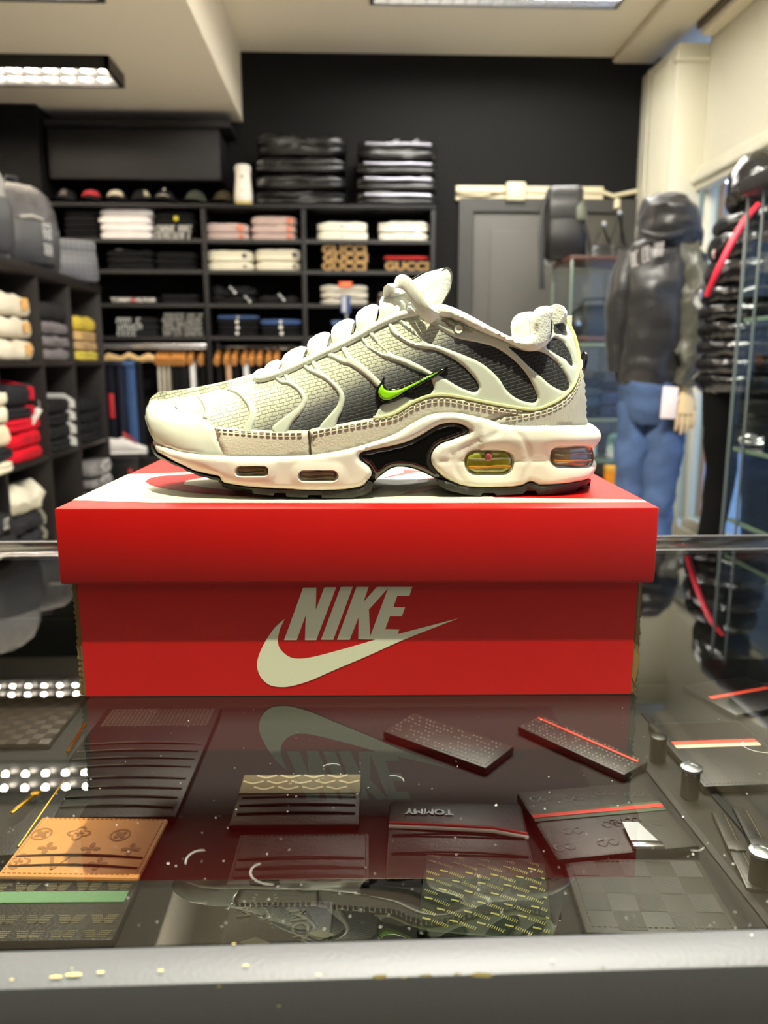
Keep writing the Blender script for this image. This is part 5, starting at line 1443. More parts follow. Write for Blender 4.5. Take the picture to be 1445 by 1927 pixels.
rbox('wooden_top', M_wood_top, -.012, W_ + .012, -.012, D_ + .012, Z_[0] - .015, Z_[0], .002, gc)
rbox('wooden_shelf', M_wood_top, .007, W_ - .05, .01, D_ - .007, Z_[1] - .018, Z_[1], .002, gc)
for z in (Z_[1] - .032, Z_[2]):
    MB().box(.007, W_ - .007, .006, D_ - .007, z - .008, z).build('glass_shelf', M_pane, gc)
    MB().box(-.004, W_ + .012, -.008, -.001, z - .012, z).build('shelf_edge', M_green_edge, gc, bevel=.001)
rbox('cabinet_base', M_black_board, -.01, W_ + .01, -.01, D_ + .01, 0, .62, .002, gc)
M_blk = mat('black_leather', (19, 19, 19), .42, bump=('noise', 140, .3, .002))
M_blk2 = mat('grey_black_leather', (35, 35, 34), .35, bump=('noise', 140, .3, .002))
# handbag in the cabinet
hb = thing('handbag', 'black leather handbag with silver rings inside the glass cabinet', 'handbag', (1.00 + .15, 3.85, Z_[1] + .001), .15)
MB().loft(super_loft([(0, 0, 0, .125, .06), (0, 0, .02, .135, .065), (.0, 0, .09, .125, .055), (.01, 0, .135, .09, .035), (.015, 0, .15, .05, .015)], e=.6)).build('bag_body', M_blk, hb, smooth=True)
for x, z in ((-.10, .06), (.07, .12)):
    MB().lathe([(.006, -.002), (.010, -.0015), (.010, .0015), (.006, .002)], 12, axis='y').build('ring', M_chrome, hb, smooth=True, loc=(x, -.066, z))
MB().tube([(-.08, 0, .12), (-.05, -.01, .17), (.05, -.01, .18), (.09, 0, .12)], .006, 8).build('handle', M_blk, hb, smooth=True)
def cab_stack(x, z, hs, cols, names, where, y=3.84, w=.16):
    zz = z + .001
    for i, h in enumerate(hs):
        t = thing('folded_garment', '%s folded garment, %s of %s' % (names[i], ORD[len(hs)][i], where), 'garment', (x, y, zz), 0, 'folded garments in the glass cabinet')
        fold_mesh(w, .2, h, int(x * 100) + i, 2, .2).build('folded_body', fabric(cols[i]), t, smooth=True)
        zz += h + .001
cab_stack(1.10, Z_[2], [.05, .05, .04, .045], [(20, 20, 21), (46, 58, 78), (52, 58, 66), (23, 23, 25)], ['black', 'blue grey', 'grey', 'black'], 'the narrow pile in the glass cabinet')
cab_stack(1.27, Z_[2], [.06, .06, .05, .04], [(44, 50, 74), (52, 60, 92), (23, 23, 25), (60, 62, 66)], ['navy', 'blue', 'black', 'grey'], 'the blue pile in the glass cabinet')
# helmet-like cap in front of the blue pile, white sneakers and amber bottles lower down
for k, (x, y) in enumerate(((1.08, 3.85), (1.18, 3.87), (1.28, 3.85))):
    mini_shoe('display_sneaker', ['white green sneaker at the corner of the glass cabinet', 'white green sneaker in the middle of the glass cabinet', 'white green sneaker next to the mannequin'][k], (x, y, .741), 1.2, .20, mat('mint_white', (196, 206, 194), .5), SW_, mat('mint', (150, 186, 170), .5))
rb = thing('riser', 'low clear riser carrying the white green sneakers', 'riser', (1.02, 3.715, .621))
rbox('riser_top', M_green_edge, 0, .30, 0, .28, .10, .118, .002, rb)
for x in (.01, .28):
    rbox('riser_foot', M_green_edge, x, x + .01, .02, .26, 0, .0998, .001, rb)
M_amber = mat('amber_orange_plastic', (222, 140, 30), .3)
for k, x in enumerate((1.07, 1.20)):
    t = thing('amber_box', ['shorter amber orange gift box on the low plinth', 'taller amber orange gift box on the low plinth'][k], 'box', (x, 3.55, .53), 0)
    h = (.10, .18)[k]
    rbox('box_body', M_amber, -.045, .045, -.03, .03, 0, h, .004, t); rbox('box_lid', mat('pale_amber', (228, 176, 70), .35), -.046, .046, -.031, .031, h + .0003, h + .022, .003, t)
st_ = thing('low_plinth', 'low dark plinth carrying the amber gift boxes', 'plinth', (1.14, 3.55, 0)); rbox('plinth_top', M_brown_board, -.16, .16, -.08, .08, .50, .529, .003, st_); rbox('plinth_body', M_black_board, -.14, .14, -.07, .07, 0, .4995, .002, st_)

# backpack and two pouches on top of the cabinet
kb = thing('backpack', 'flat black and grey leather backpack with long dangling straps on the glass cabinet', 'backpack', (1.012, 3.88, Z_[0] + .001), math.radians(-8))
MB().loft(super_loft([(0, 0, .0, .085, .05), (0, 0, .015, .095, .06), (-.003, 0, .12, .095, .06), (-.008, 0, .24, .088, .05), (-.012, 0, .305, .078, .035), (-.012, 0, .315, .06, .02)], e=.4)).build('pack_body', M_blk, kb, smooth=True)
MB().loft(super_loft([(-.008, -.05, .18, .078, .010), (-.010, -.052, .23, .080, .012), (-.012, -.036, .305, .080, .022), (-.012, -.01, .325, .07, .03)], e=.4)).build('flap', M_blk2, kb, smooth=True)
MB().loft(super_loft([(.06, -.055, .17, .022, .012), (.06, -.056, .20, .026, .014), (.05, -.045, .27, .018, .012)], e=.6)).build('side_pocket', mat('olive_leather', (92, 96, 80), .4), kb, smooth=True)
MB().tube([(-.085, -.05, .31), (-.115, -.07, .22), (-.12, -.07, .08), (-.115, -.09, -.05), (-.108, -.09, -.14)], .011, 8, flat=.4, up=(0, 1, 0)).build('strap', M_blk, kb, smooth=True)
MB().tube([(-.09, -.05, -.005), (-.09, -.075, -.03), (-.06, -.08, -.045)], .011, 8, flat=.4, up=(0, 1, 0)).build('strap', M_blk, kb, smooth=True)
MB().tube([(.08, -.05, .15), (.10, -.055, .08), (.11, -.05, .03)], .008, 8, flat=.4, up=(0, 1, 0)).build('strap', M_blk, kb, smooth=True)
for k, (px, h, w) in enumerate(((1132, .14, .065), (1160, .19, .055))):
    q = at(px, 480, 3.80)
    t = thing('key_pouch', ['small black pouch with triangular strap on the glass cabinet', 'taller narrow black pouch with ring on the glass cabinet'][k], 'pouch', (q.x, 3.80, Z_[0] + .001), 0)
    MB().loft(super_loft([(0, 0, 0, w, .03), (0, 0, .012, w * .95, .032), (0, 0, .05, w * .75, .02), (0, 0, .06, w * .5, .008)], e=.6)).build('pouch_body', M_blk2, t, smooth=True)
    MB().tube([(-w * .9, 0, .02), (-w * .45, 0, h * .55), (0, 0, h), (w * .45, 0, h * .55), (w * .9, 0, .02)], .009, 8, flat=.6).build('strap', M_blk, t, smooth=True)
    MB().lathe([(.006, -.002), (.011, -.0015), (.011, .0015), (.006, .002)], 12, axis='y').build('ring', M_chrome, t, smooth=True, loc=(0, -.01, h + .012))

# ------------------------------------------------------------------ mannequins
def wr(p, amp, f, seed):
    v = Vector(p) * f + Vector((seed, seed * 2, seed * 3)); d = noise.noise_vector(v) * amp + noise.noise_vector(v * 2.3) * amp * .45
    return (p[0] + d.x, p[1] + d.y, p[2] + d.z)
def rows_loft(rows, Y, dep, n=26, amp=.006, f=9, seed=1, e=.85, sub=3, base=(0, 0, 0)):
    """rows: (left px, right px, py[, depth]) of a standing figure at depth Y"""
    R = np.array([[at(a, y, Y).x, at(b, y, Y).x, at((a + b) / 2, y, Y).z, (r[0] if r else dep)] for a, b, y, *r in rows])
    R = np.array([[np.interp(t, range(len(R)), R[:, k]) for k in range(4)] for t in np.linspace(0, len(R) - 1, (len(R) - 1) * sub + 1)])
    out = []
    for xa, xb, z, d in R:
        cx, hx = (xa + xb) / 2, (xb - xa) / 2
        out.append([tuple(np.array(wr((cx + hx * math.copysign(abs(math.cos(a)) ** e, math.cos(a)), Y + d * math.copysign(abs(math.sin(a)) ** e, math.sin(a)), z), amp, f, seed)) - np.array(base)) for a in np.linspace(0, 2 * math.pi, n, endpoint=False)])
    return out
def px_tube(pts, rad, base, n=16, amp=.006, f=14, seed=3, sub=4, flat=1.0):
    P = smoothline([tuple(at(a, b, y)) for a, b, y in pts], .02); rr = np.interp(np.linspace(0, 1, len(P)), np.linspace(0, 1, len(rad)), rad)
    mb = MB().tube([tuple(p - np.array(base)) for p in P], list(rr), n, flat=flat, up=(0, -1, 0))
    mb.v = [wr(v, amp, f, seed) for v in mb.v]
    return mb
M_nylon = mat('black_nylon', (28, 27, 28), .42, bump=('noise', 30, .25, .01), sheen=.1)
M_denim = mat('blue_denim', (58, 80, 118), .8, bump=('noise', 60, .3, .006), var=(9, .6))
M_skin = mat('mannequin_plastic', (208, 184, 142), .4)
M1Y = 3.0; m1b = (at(1230, 700, M1Y).x, M1Y, 0)
m1 = thing('mannequin', 'mannequin seen from behind in black hooded jacket and blue jeans', 'mannequin', m1b)
MB().loft(rows_loft([(1218, 1280, 448, .06), (1192, 1300, 464, .09), (1180, 1300, 490, .11), (1174, 1296, 540, .12), (1168, 1290, 610, .12), (1163, 1284, 665, .12), (1160, 1280, 700, .115), (1165, 1277, 722, .105)], M1Y, .12, base=m1b, amp=.016, f=10, sub=6, n=44)).build('jacket', M_nylon, m1, smooth=True)
hood = MB().loft(rows_loft([(1240, 1272, 367, .03), (1218, 1291, 376, .085), (1207, 1304, 395, .115), (1204, 1311, 420, .12), (1200, 1314, 445, .115), (1196, 1310, 466, .10)], M1Y, .11, base=m1b, amp=.014, f=13, seed=5, sub=6, n=36)).build('hood', M_nylon, m1, smooth=True)
px_tube([(1208, 436, M1Y - .10), (1240, 445, M1Y - .118), (1275, 440, M1Y - .115), (1296, 425, M1Y - .06)], [.010, .014, .014, .010], m1b, amp=.002).build('hood_fold', M_nylon, m1, smooth=True)
px_tube([(1290, 466, M1Y - .05), (1302, 530, M1Y - .08), (1308, 600, M1Y - .10), (1302, 660, M1Y - .12), (1296, 722, M1Y - .12)], [.055, .060, .054, .050, .038], m1b, amp=.026, f=19, n=28).build('sleeve', mat('lit_black_nylon', (66, 66, 58), .4), m1, smooth=True)  # sleeve paler than the jacket, with the light on it put into the colour
px_tube([(1190, 478, M1Y), (1172, 540, M1Y), (1163, 620, M1Y), (1160, 695, M1Y + .02)], [.05, .052, .046, .038], m1b, amp=.008).build('sleeve', M_nylon, m1, smooth=True)
MB().loft(rows_loft([(1168, 1280, 700, .10), (1168, 1282, 735, .110), (1170, 1281, 770, .105), (1182, 1268, 795, .08)], M1Y, .11, base=m1b, amp=.010, f=12, sub=6)).build('jeans_seat', M_denim, m1, smooth=True)
f1 = at(1190, 1240, M1Y); f2 = at(1242, 1240, M1Y)
px_tube([(1248, 752, M1Y - .015), (1250, 830, M1Y - .03), (1240, 900, M1Y - .02), (1232, 1000, M1Y - .01), (1228, 1120, M1Y), (1224, 1243, M1Y)], [.064, .072, .066, .060, .056, .062], m1b, amp=.014, f=14, n=28).build('jeans_leg', M_denim, m1, smooth=True)
px_tube([(1194, 752, M1Y + .015), (1190, 830, M1Y + .02), (1188, 900, M1Y + .03), (1184, 1000, M1Y + .03), (1180, 1120, M1Y + .03), (1178, 1243, M1Y + .03)], [.058, .062, .058, .054, .052, .058], m1b, amp=.014, f=14, n=28, seed=9).build('jeans_leg', M_denim, m1, smooth=True)
# hand: palm, four fingers and a thumb, hanging down
hx, hz = at(1291, 742, M1Y - .11).x - m1b[0], at(1291, 738, M1Y - .11).z
hand = MB().loft([[(hx + w_ * math.cos(a), -.11 + .014 * math.sin(a), hz - dz) for a in np.linspace(0, 2 * math.pi, 14, endpoint=False)] for w_, dz in ((.022, -.03), (.024, 0), (.036, .03), (.040, .06), (.036, .078))])
for k in range(4):
    fx = hx - .030 + .020 * k; ln = (.065, .078, .074, .058)[k]
    hand.tube([(fx, -.11, hz - .070), (fx + .002, -.113, hz - .075 - ln * .45), (fx + .004, -.105, hz - .075 - ln * .8), (fx + .005, -.096, hz - .075 - ln)], [.0095, .009, .008, .006], 8)
hand.tube([(hx - .030, -.112, hz - .022), (hx - .048, -.118, hz - .045), (hx - .050, -.120, hz - .070)], [.011, .010, .007], 8)
hand.build('hand', M_skin, m1, smooth=True)
q = at(1257, 757, M1Y - .12)
MB().box(-.030, .030, -.001, .001, -.058, .056).build('paper_tag', mat('white_paper', (226, 208, 206), .7), m1, bevel=.0006, loc=(q.x - m1b[0], q.y - m1b[1] - .012, q.z), rot=(0, .05, .1))
q = at(1180, 492, M1Y); 
strokes(m1, .085, .048, 6, mat('white_back_print', (190, 182, 178), .7), (q.x - m1b[0] + .008, -.134, q.z + .004), (math.pi / 2, -.42, .0), seed=8, slant=.35)
q = at(1215, 478, M1Y)
strokes(m1, .036, .046, 3, mat('white_back_print', (190, 182, 178), .7), (q.x - m1b[0], -.128, q.z), (math.pi / 2, -.20, 0), seed=9, slant=.25)
rbox('stand_plate', M_alu, -.17, .17, -.15, .17, 0, .012, .004, m1)

M2Y = 2.45; m2b = (at(1405, 700, M2Y).x, M2Y, 0)
M_puff = mat('glossy_black_nylon', (16, 16, 18), .18, bump=('noise', 45, .5, .012), coat=.2)
m2 = thing('mannequin', 'mannequin in a glossy black puffer jacket with red piping and black trousers', 'mannequin', m2b)
rows = []
edges_ = [(1372, 398), (1352, 440), (1344, 490), (1338, 540), (1333, 572), (1329, 606), (1326, 640), (1323, 672), (1321, 704), (1322, 738)]
for k in range(len(edges_) - 1):
    (xa, ya), (xb, yb) = edges_[k], edges_[k + 1]
    seg = []
    for t in np.linspace(0, 1, 7):
        x = xa + (xb - xa) * t; y = ya + (yb - ya) * t; bul = 9 * math.sin(math.pi * t) ** .6
        seg.append((x - bul + 5, 1480 - (x - 1330) * .35 + bul - 5, y, .125 + .02 * math.sin(math.pi * t) ** .6))
    MB().loft(rows_loft(seg, M2Y, .13, amp=.006, f=22, seed=k, sub=1, n=36, base=m2b)).build('quilted_band', M_puff, m2, smooth=True)
px_tube([(1427, 385, M2Y - .125), (1398, 420, M2Y - .15), (1370, 470, M2Y - .16), (1348, 515, M2Y - .155), (1330, 556, M2Y - .12)], [.008, .009, .009, .009, .008], m2b, amp=.001, n=10).build('red_piping', mat('red_nylon', (196, 16, 46), .5), m2, smooth=True)
px_tube([(1440, 330, M2Y), (1420, 360, M2Y - .04), (1395, 392, M2Y - .05)], [.08, .085, .06], m2b, amp=.012, f=12).build('hood', M_puff, m2, smooth=True)
px_tube([(1366, 725, M2Y - .01), (1358, 820, M2Y), (1354, 910, M2Y + .01), (1338, 1000, M2Y), (1330, 1090, M2Y), (1326, 1350, M2Y)], [.070, .050, .040, .052, .066, .08], m2b, amp=.004).build('trouser_leg', mat('black_cotton', (8, 8, 8), .9, spec=.1), m2, smooth=True)
px_tube([(1440, 725, M2Y), (1440, 820, M2Y + .02), (1436, 920, M2Y + .03), (1430, 1090, M2Y + .02), (1428, 1350, M2Y)], [.08, .07, .06, .065, .075], m2b, amp=.004).build('trouser_leg', mat('black_cotton', (8, 8, 8), .9, spec=.1), m2, smooth=True)
M_fold = mat('silver_pull', (190, 190, 196), .25, .9)
for px, py in ((1345, 470), (1320, 545)):
    q = at(px, py, M2Y - .15)
    MB().tube([(0, 0, 0), (-.004, 0, -.012), (-.002, 0, -.024)], .004, 8).build('zip_pull', M_fold, m2, smooth=True, loc=(q.x - m2b[0], q.y - m2b[1], q.z))
rbox('stand_plate', M_alu, -.22, .2, -.15, .15, 0, .012, .004, m2)

# ------------------------------------------------------------------ tall glass cabinet at the right
gx = .972
rc_ = thing('glass_display_case', 'tall glass display case with dark top and silver jewellery', 'display case', (gx, 1.25, 0))
L_, Wd = .76, .45; zt_ = 1.60
rbox('dark_top', mat('dark_case_top', (23, 21, 21), .35), -.02, Wd, -.02, L_ + .02, zt_, zt_ + .035, .003, rc_)
for nm, b in (('glass_side', (0, .006, 0, L_, .55, zt_ - .001)), ('glass_end', (.007, Wd - .02, L_ - .006, L_, .55, zt_ - .001)), ('glass_end', (.007, Wd - .02, 0, .006, .55, zt_ - .001))):
    MB().box(*b).build(nm, M_pane, rc_)
M_post = mat('clear_edge_grey', (84, 92, 92), .2, spec=.8)
for y in (-.002, L_ + .002):
    MB().box(-.004, .004, y - .004, y + .004, .55, zt_ - .001).build('corner_edge', M_post, rc_, bevel=.002)
MB().box(-.003, .003, L_ - .075, L_ - .069, .55, zt_ - .001).build('corner_edge', M_post, rc_, bevel=.002)
for z in (1.305, .985, .80):
    MB().box(.008, Wd - .03, .01, L_ - .008, z - .008, z).build('glass_shelf', M_pane, rc_)
    MB().box(.0065, .010, .01, L_ - .008, z - .009, z + .001).build('shelf_edge', M_green_edge, rc_)
rbox('case_base', M_black_board, -.01, Wd, -.01, L_ + .01, 0, .55, .003, rc_)
MB().box(Wd - .006, Wd, 0, L_, .551, zt_ - .001).build('glass_back', M_pane, rc_)
def on_case(y, z, dx=.12): return (gx + dx, 1.25 + y, z + .0012)
wc_ = cap_thing(420, (150, 140, 110), 'beige cap lying on the dark top of the tall display case'); wc_.location = (gx + .10, 1.88, zt_ + .036); wc_.rotation_euler = (0, 0, -.9); wc_['group'] = 'caps on the display case'
cu = thing('ring_roll', 'white and grey display roll of rings on the tall case shelf', 'ring display', on_case(.64, .985))
MB().lathe([(.001, 0), (.045, .002), (.046, .02), (.040, .03), (.040, .085), (.046, .095), (.046, .11), (.001, .112)], 20).build('roll_body', mat('white_pad', (196, 196, 190), .5), cu, smooth=True)
for z in (.04, .055, .07): MB().lathe([(.0405, z - .004), (.043, z), (.0405, z + .004)], 20).build('ring_band', M_chrome, cu, smooth=True)
for k in range(5):
    t = thing('silver_chain', ['silver chain heap beside the ring roll', 'silver chain heap second from the ring roll', 'silver chain heap in the middle of the glass shelf', 'silver chain heap beside the case end', 'silver chain heap at the far glass end'][k], 'chain', on_case(.36 + .085 * k + (.06 if k > 2 else 0), .985, .055 + .05 * (k % 2)))
    r = random.Random(k); pts = [(.03 * math.cos(a * 1.7) * r.uniform(.5, 1), .028 * math.sin(a) * r.uniform(.6, 1), .006 + .028 * abs(math.sin(a * .6)) * r.random()) for a in np.linspace(0, 14, 26)]
    MB().tube(smoothline(pts, .006).tolist(), .0042, 6).build('chain_links', mat('dull_silver', (176, 174, 172), .28, .9), t, smooth=True)
    MB().lathe([(.005, -.002), (.008, 0), (.005, .002)], 10).build('clasp', M_chrome, t, loc=(.03, 0, .004), smooth=True)
bx_ = thing('wooden_bust', 'dark brown necklace bust in the tall display case', 'bust', on_case(.46, .985, .22))
MB().loft(super_loft([(0, 0, 0, .05, .07), (0, 0, .02, .045, .07), (0, 0, .12, .035, .06), (0, 0, .18, .02, .03), (0, 0, .23, .016, .02)], e=.8)).build('bust_body', mat('dark_bust', (35, 24, 21), .6), bx_, smooth=True)
MB().tube([(-.02, -.04, .18), (-.045, -.02, .12), (-.052, 0, .09), (-.045, .02, .12), (-.02, .04, .18)], .003, 6).build('necklace', M_chrome, bx_, smooth=True)
for k, y in enumerate((.58, .40)):
    t = thing('dark_case', ['dark folded wallet on the upper glass shelf', 'grey zipped pouch on the upper glass shelf'][k], 'pouch', on_case(y, 1.305, .14), .2)
    MB().loft(super_loft([(0, 0, 0, .08, .06), (0, 0, .012, .084, .064), (0, 0, .05, .08, .06), (0, 0, .065, .06, .04)], e=.4)).build('pouch_body', (M_blk, M_blk2)[k], t, smooth=True)
    MB().tube([(-.082, -.05, .035), (-.084, 0, .04), (-.082, .05, .035)], .003, 6).build('zip', M_chrome, t, smooth=True)

# ------------------------------------------------------------------ the street outside
M_pave = mat('blue_grey_paving', (176, 194, 222), .5, var=(1.2, .25))
g = struct(MB().box(XR + .1, 16, -6, 22, -.12, -.02).build('floor_street', M_pave))
struct(MB().box(5.2, 5.6, -6, 22, -.019, .06).build('floor_kerb', mat('lilac_kerb', (150, 130, 176), .6)))
bd_ = thing('street_building', 'blue fronted shop building across the street outside the window', 'building', (7.2, 14.0, -.02))
rbox('wall', mat('dusk_render', (120, 120, 118), .8), 0, .4, -12, 6, 0, 6, .01, bd_)
M_bluewin = mat('blue_shop_glass', (58, 92, 150), .15)
for k in range(8):
    y0 = -11.5 + 2.1 * k
    w_ = rbox('window', M_bluewin, -.03, 0.0, y0, y0 + 1.7, .5, 2.6, .005, bd_)
    for yy in (y0 + .84,): MB().box(-.05, -.031, yy, yy + .05, .5, 2.6).build('mullion', M_cream, w_)
    w_ = rbox('window', mat('upper_window_glass', (70, 90, 130), .2), -.03, 0.0, y0 + .2, y0 + 1.4, 3.3, 5.0, .005, bd_)
    MB().box(-.05, -.031, y0 + .78, y0 + .83, 3.3, 5.0).build('mullion', M_cream, w_)
aw = thing('awning', 'dark red awning on the building across the street', 'awning', (7.15, 13.4, 2.65))
MB().add([(0, -1.3, .5), (0, 1.3, .5), (-.9, 1.3, 0), (-.9, -1.3, 0), (-.9, 1.3, -.25), (-.9, -1.3, -.25), (0, -1.3, .44), (0, 1.3, .44), (-.86, 1.3, -.05), (-.86, -1.3, -.05)], [(0, 1, 2, 3), (3, 2, 4, 5), (6, 9, 8, 7)]).build('awning_cloth', mat('dark_red_awning', (150, 40, 38), .8), aw)
for y in (-1.2, 1.2): MB().tube([(0, y, .1), (-.88, y, .0)], .02, 8).build('awning_arm', M_alu, aw)
ps = thing('street_post', 'pale beige post standing outside the shop window', 'post', (at(1322, 500, 5.2).x, 5.2, -.02))
rbox('post_shaft', mat('beige_stone', (176, 174, 140), .8), -.055, .055, -.06, .06, 0, 3.2, .01, ps)
rbox('post_trim', mat('orange_trim', (176, 112, 66), .7), .056, .085, -.06, .06, 0, 3.2, .004, ps)
rbox('post_base', mat('beige_stone', (176, 174, 140), .8), -.08, .10, -.08, .08, 0, .2, .01, ps)
bl = thing('bollard', 'grey bollard on the pavement outside the window', 'bollard', (at(1272, 905, 6.0).x, 6.0, -.02))
MB().lathe([(.07, 0), (.07, .7), (.06, .78), (.02, .82)], 16).build('bollard_body', mat('brown_grey_iron', (100, 92, 78), .5), bl, smooth=True); MB().lathe([(.0705, .55), (.0715, .56), (.0715, .62), (.0705, .63)], 16).build('bollard_band', SW_, bl, smooth=True)
lt = thing('street_tube_light', 'bright white tube light hanging outside above the pavement', 'light', tuple(at(1385, 327, 5.4)), 0)
MB().tube([(0, -.35, 0), (0, .35, 0)], .03, 10).build('tube', mat('street_tube', (255, 255, 255), .4, emit=((235, 245, 255), 6)), lt, smooth=True)
MB().box(-.02, .02, -.3, .3, .03, .06).build('fitting', M_alu, lt)
for y in (-.25, .25): MB().tube([(0, y, .06), (0, y, 1.2)], .004, 6).build('wire', M_alu, lt)

# ------------------------------------------------------------------ wallets and card holders on the counter's shelf
def wallet(name, label, quad, th, material, cat='wallet', lift=0.0, r=.0022, tilt=0.0):
    """quad: bottom-left, bottom-right, top-right, top-left corners; returns the root and its size"""
    z = ZS + .0006 + lift
    P = [at_z(a, b, z + th) for a, b in quad]
    u = (P[1] - P[0]) + (P[2] - P[3]); u.z = 0; u.normalize(); v = Vector((-u.y, u.x, 0))
    c = (P[0] + P[1] + P[2] + P[3]) / 4
    w = ((P[1] - P[0]).dot(u) + (P[2] - P[3]).dot(u)) / 2; d = ((P[3] - P[0]).dot(v) + (P[2] - P[1]).dot(v)) / 2
    t = thing(name, label, cat, (c.x, c.y, z), math.atan2(u.y, u.x))
    if tilt: t.rotation_euler = (tilt, 0, math.atan2(u.y, u.x))
    rbox('leather_body', material, -w / 2, w / 2, -d / 2, d / 2, 0, th, r, t)
    return t, w, d
def slot_lines(t, w, d, th, ys, m, amp=.0006, name='card_slot', x0=-.46, x1=.46, r=.0008):
    for y in ys:
        MB().tube([(w * (x0 + (x1 - x0) * k), d * y + amp * 3 * math.sin(math.pi * k), th + .0002 + amp * math.sin(math.pi * k)) for k in np.linspace(0, 1, 9)], r, 6).build(name, m, t, smooth=True)
def flats(t, polys, z, m, name='printed_pattern'):
    mb = MB()
    for p in polys: mb.add([(x, y, z) for x, y in p], [tuple(range(len(p)))])
    return mb.build(name, m, t)
def stitch(t, w, d, z, m, inset=.003, dash=.0022, gap=.0014):
    mb = MB(); a, b = w / 2 - inset, d / 2 - inset
    for (x0, y0), (x1, y1) in (((-a, -b), (a, -b)), ((a, -b), (a, b)), ((a, b), (-a, b)), ((-a, b), (-a, -b))):
        L = math.hypot(x1 - x0, y1 - y0); n = int(L / (dash + gap))
        for k in range(n):
            s = k * (dash + gap) / L; e = s + dash / L
            mb.tube([(x0 + (x1 - x0) * s, y0 + (y1 - y0) * s, z), (x0 + (x1 - x0) * e, y0 + (y1 - y0) * e, z)], .00028, 4)
    return tag(mb.build('stitching', m, t), kind='stuff')
def clip_rect(polys, w, d, m=.002):
    return [p for p in polys if all(abs(x) < w / 2 - m and abs(y) < d / 2 - m for x, y in p)]
def star4(cx, cy, r, n=16, k=.35, rot=0):
    return [(cx + r * (k + (1 - k) * abs(math.cos(2 * (a)))) * math.cos(a + rot), cy + r * (k + (1 - k) * abs(math.cos(2 * (a)))) * math.sin(a + rot)) for a in np.linspace(0, 2 * math.pi, 24, endpoint=False)]
def ringpoly(cx, cy, r0, r1, n=20):
    out = []
    for k in range(n):
        a, b = 2 * math.pi * k / n, 2 * math.pi * (k + 1) / n
        out.append([(cx + r0 * math.cos(a), cy + r0 * math.sin(a)), (cx + r1 * math.cos(a), cy + r1 * math.sin(a)), (cx + r1 * math.cos(b), cy + r1 * math.sin(b)), (cx + r0 * math.cos(b), cy + r0 * math.sin(b))])
    return out
def dots_chevron(w, d, pitch, arm, dot, skew=0.0):
    """rows of small dots set out as Y-shaped chevrons"""
    out = []; ny = int(d / pitch) + 2; nx = int(w / (pitch * 1.75)) + 2
    for j in range(-1, ny):
        for i in range(-1, nx):
            cx = -w / 2 + (i + .5 * (j % 2)) * pitch * 1.75; cy = -d / 2 + j * pitch
            for (dx, dy) in ((1, -.42), (-.5, .12)):
                for row in (-1.6, 0, 1.6):
                    for k in range(1, 9):
                        x = cx + dx * arm * k / 8 - row * dy * dot * .9; y = cy + dy * arm * k / 8 + row * dx * dot * .9
                        out.append([(x - dot / 2, y - dot / 2), (x + dot / 2, y - dot / 2), (x + dot / 2, y + dot / 2), (x - dot / 2, y + dot / 2)])
    return clip_rect(out, w, d)
L_black = mat('wallet_black_leather', (13, 12, 11), .42, bump=('noise', 500, .35, .0006))
L_brown = mat('wallet_brown_leather', (26, 21, 17), .5, bump=('noise', 500, .35, .0006))
L_dark = mat('wallet_dark_leather', (28, 24, 20), .5, bump=('voronoi', 420, .5, .0006))
M_slot = mat('brown_slot_line', (60, 34, 18), .7)  # brown lines that mark the card slots of the tan holder
M_black_slot = mat('black_slot_lip', (36, 33, 30), .4)

# tan card holder with monogram
t, w, d = wallet('card_holder', 'tan orange card holder with brown floral monogram and two card slots', [(-8, 1646), (263, 1654), (315, 1538), (80, 1538)], .0042, mat('tan_leather', (218, 150, 88), .5, bump=('noise', 500, .2, .0004)), 'card holder', lift=.0075)
slot_lines(t, w, d, .0042, (-.20, -.02 - .34), M_slot, amp=.0007)
M_mono = mat('monogram_brown', (158, 104, 54), .55)
pol = []
for cx, cy, kind in ((-.30, .40, 's'), (.02, .40, 's'), (.34, .40, 's'), (-.12, .20, 'd'), (.20, .18, 'r'), (-.40, .18, 'r'), (-.28, -.06, 's'), (.04, -.06, 's'), (.34, -.06, 's'), (-.14, -.30, 'v'), (.16, -.30, 's'), (-.42, -.28, 'd')):
    x, y, rr = cx * w, cy * d, w * .075
    if kind == 's': pol.append(star4(x, y, rr, k=.12))
    elif kind == 'd':
        o_ = star4(x, y, rr * 1.25, k=.55, rot=0); i_ = star4(x, y, rr * .95, k=.55)
        pol += [[o_[k], o_[(k + 1) % 24], i_[(k + 1) % 24], i_[k]] for k in range(24)]; pol.append(star4(x, y, rr * .5, k=.12))
    elif kind == 'r':
        pol += ringpoly(x, y, rr * .85, rr * 1.05); pol.append(star4(x, y, rr * .75, k=.35, rot=math.pi / 4))
    else:
        pol += [[(x - rr, y + rr), (x - rr * .6, y + rr), (x + rr * .1, y - rr), (x - rr * .2, y - rr)], [(x + rr, y + rr), (x + rr * .8, y + rr), (x - rr * .1, y - rr), (x + rr * .1, y - rr)]]
flats(t, [p for p in pol if all(abs(x) < w * .495 and abs(y) < d * .49 for x, y in p)], .0045, M_mono, 'printed_monogram')
stitch(t, w, d, .0044, mat('tan_thread', (176, 108, 52), .8))
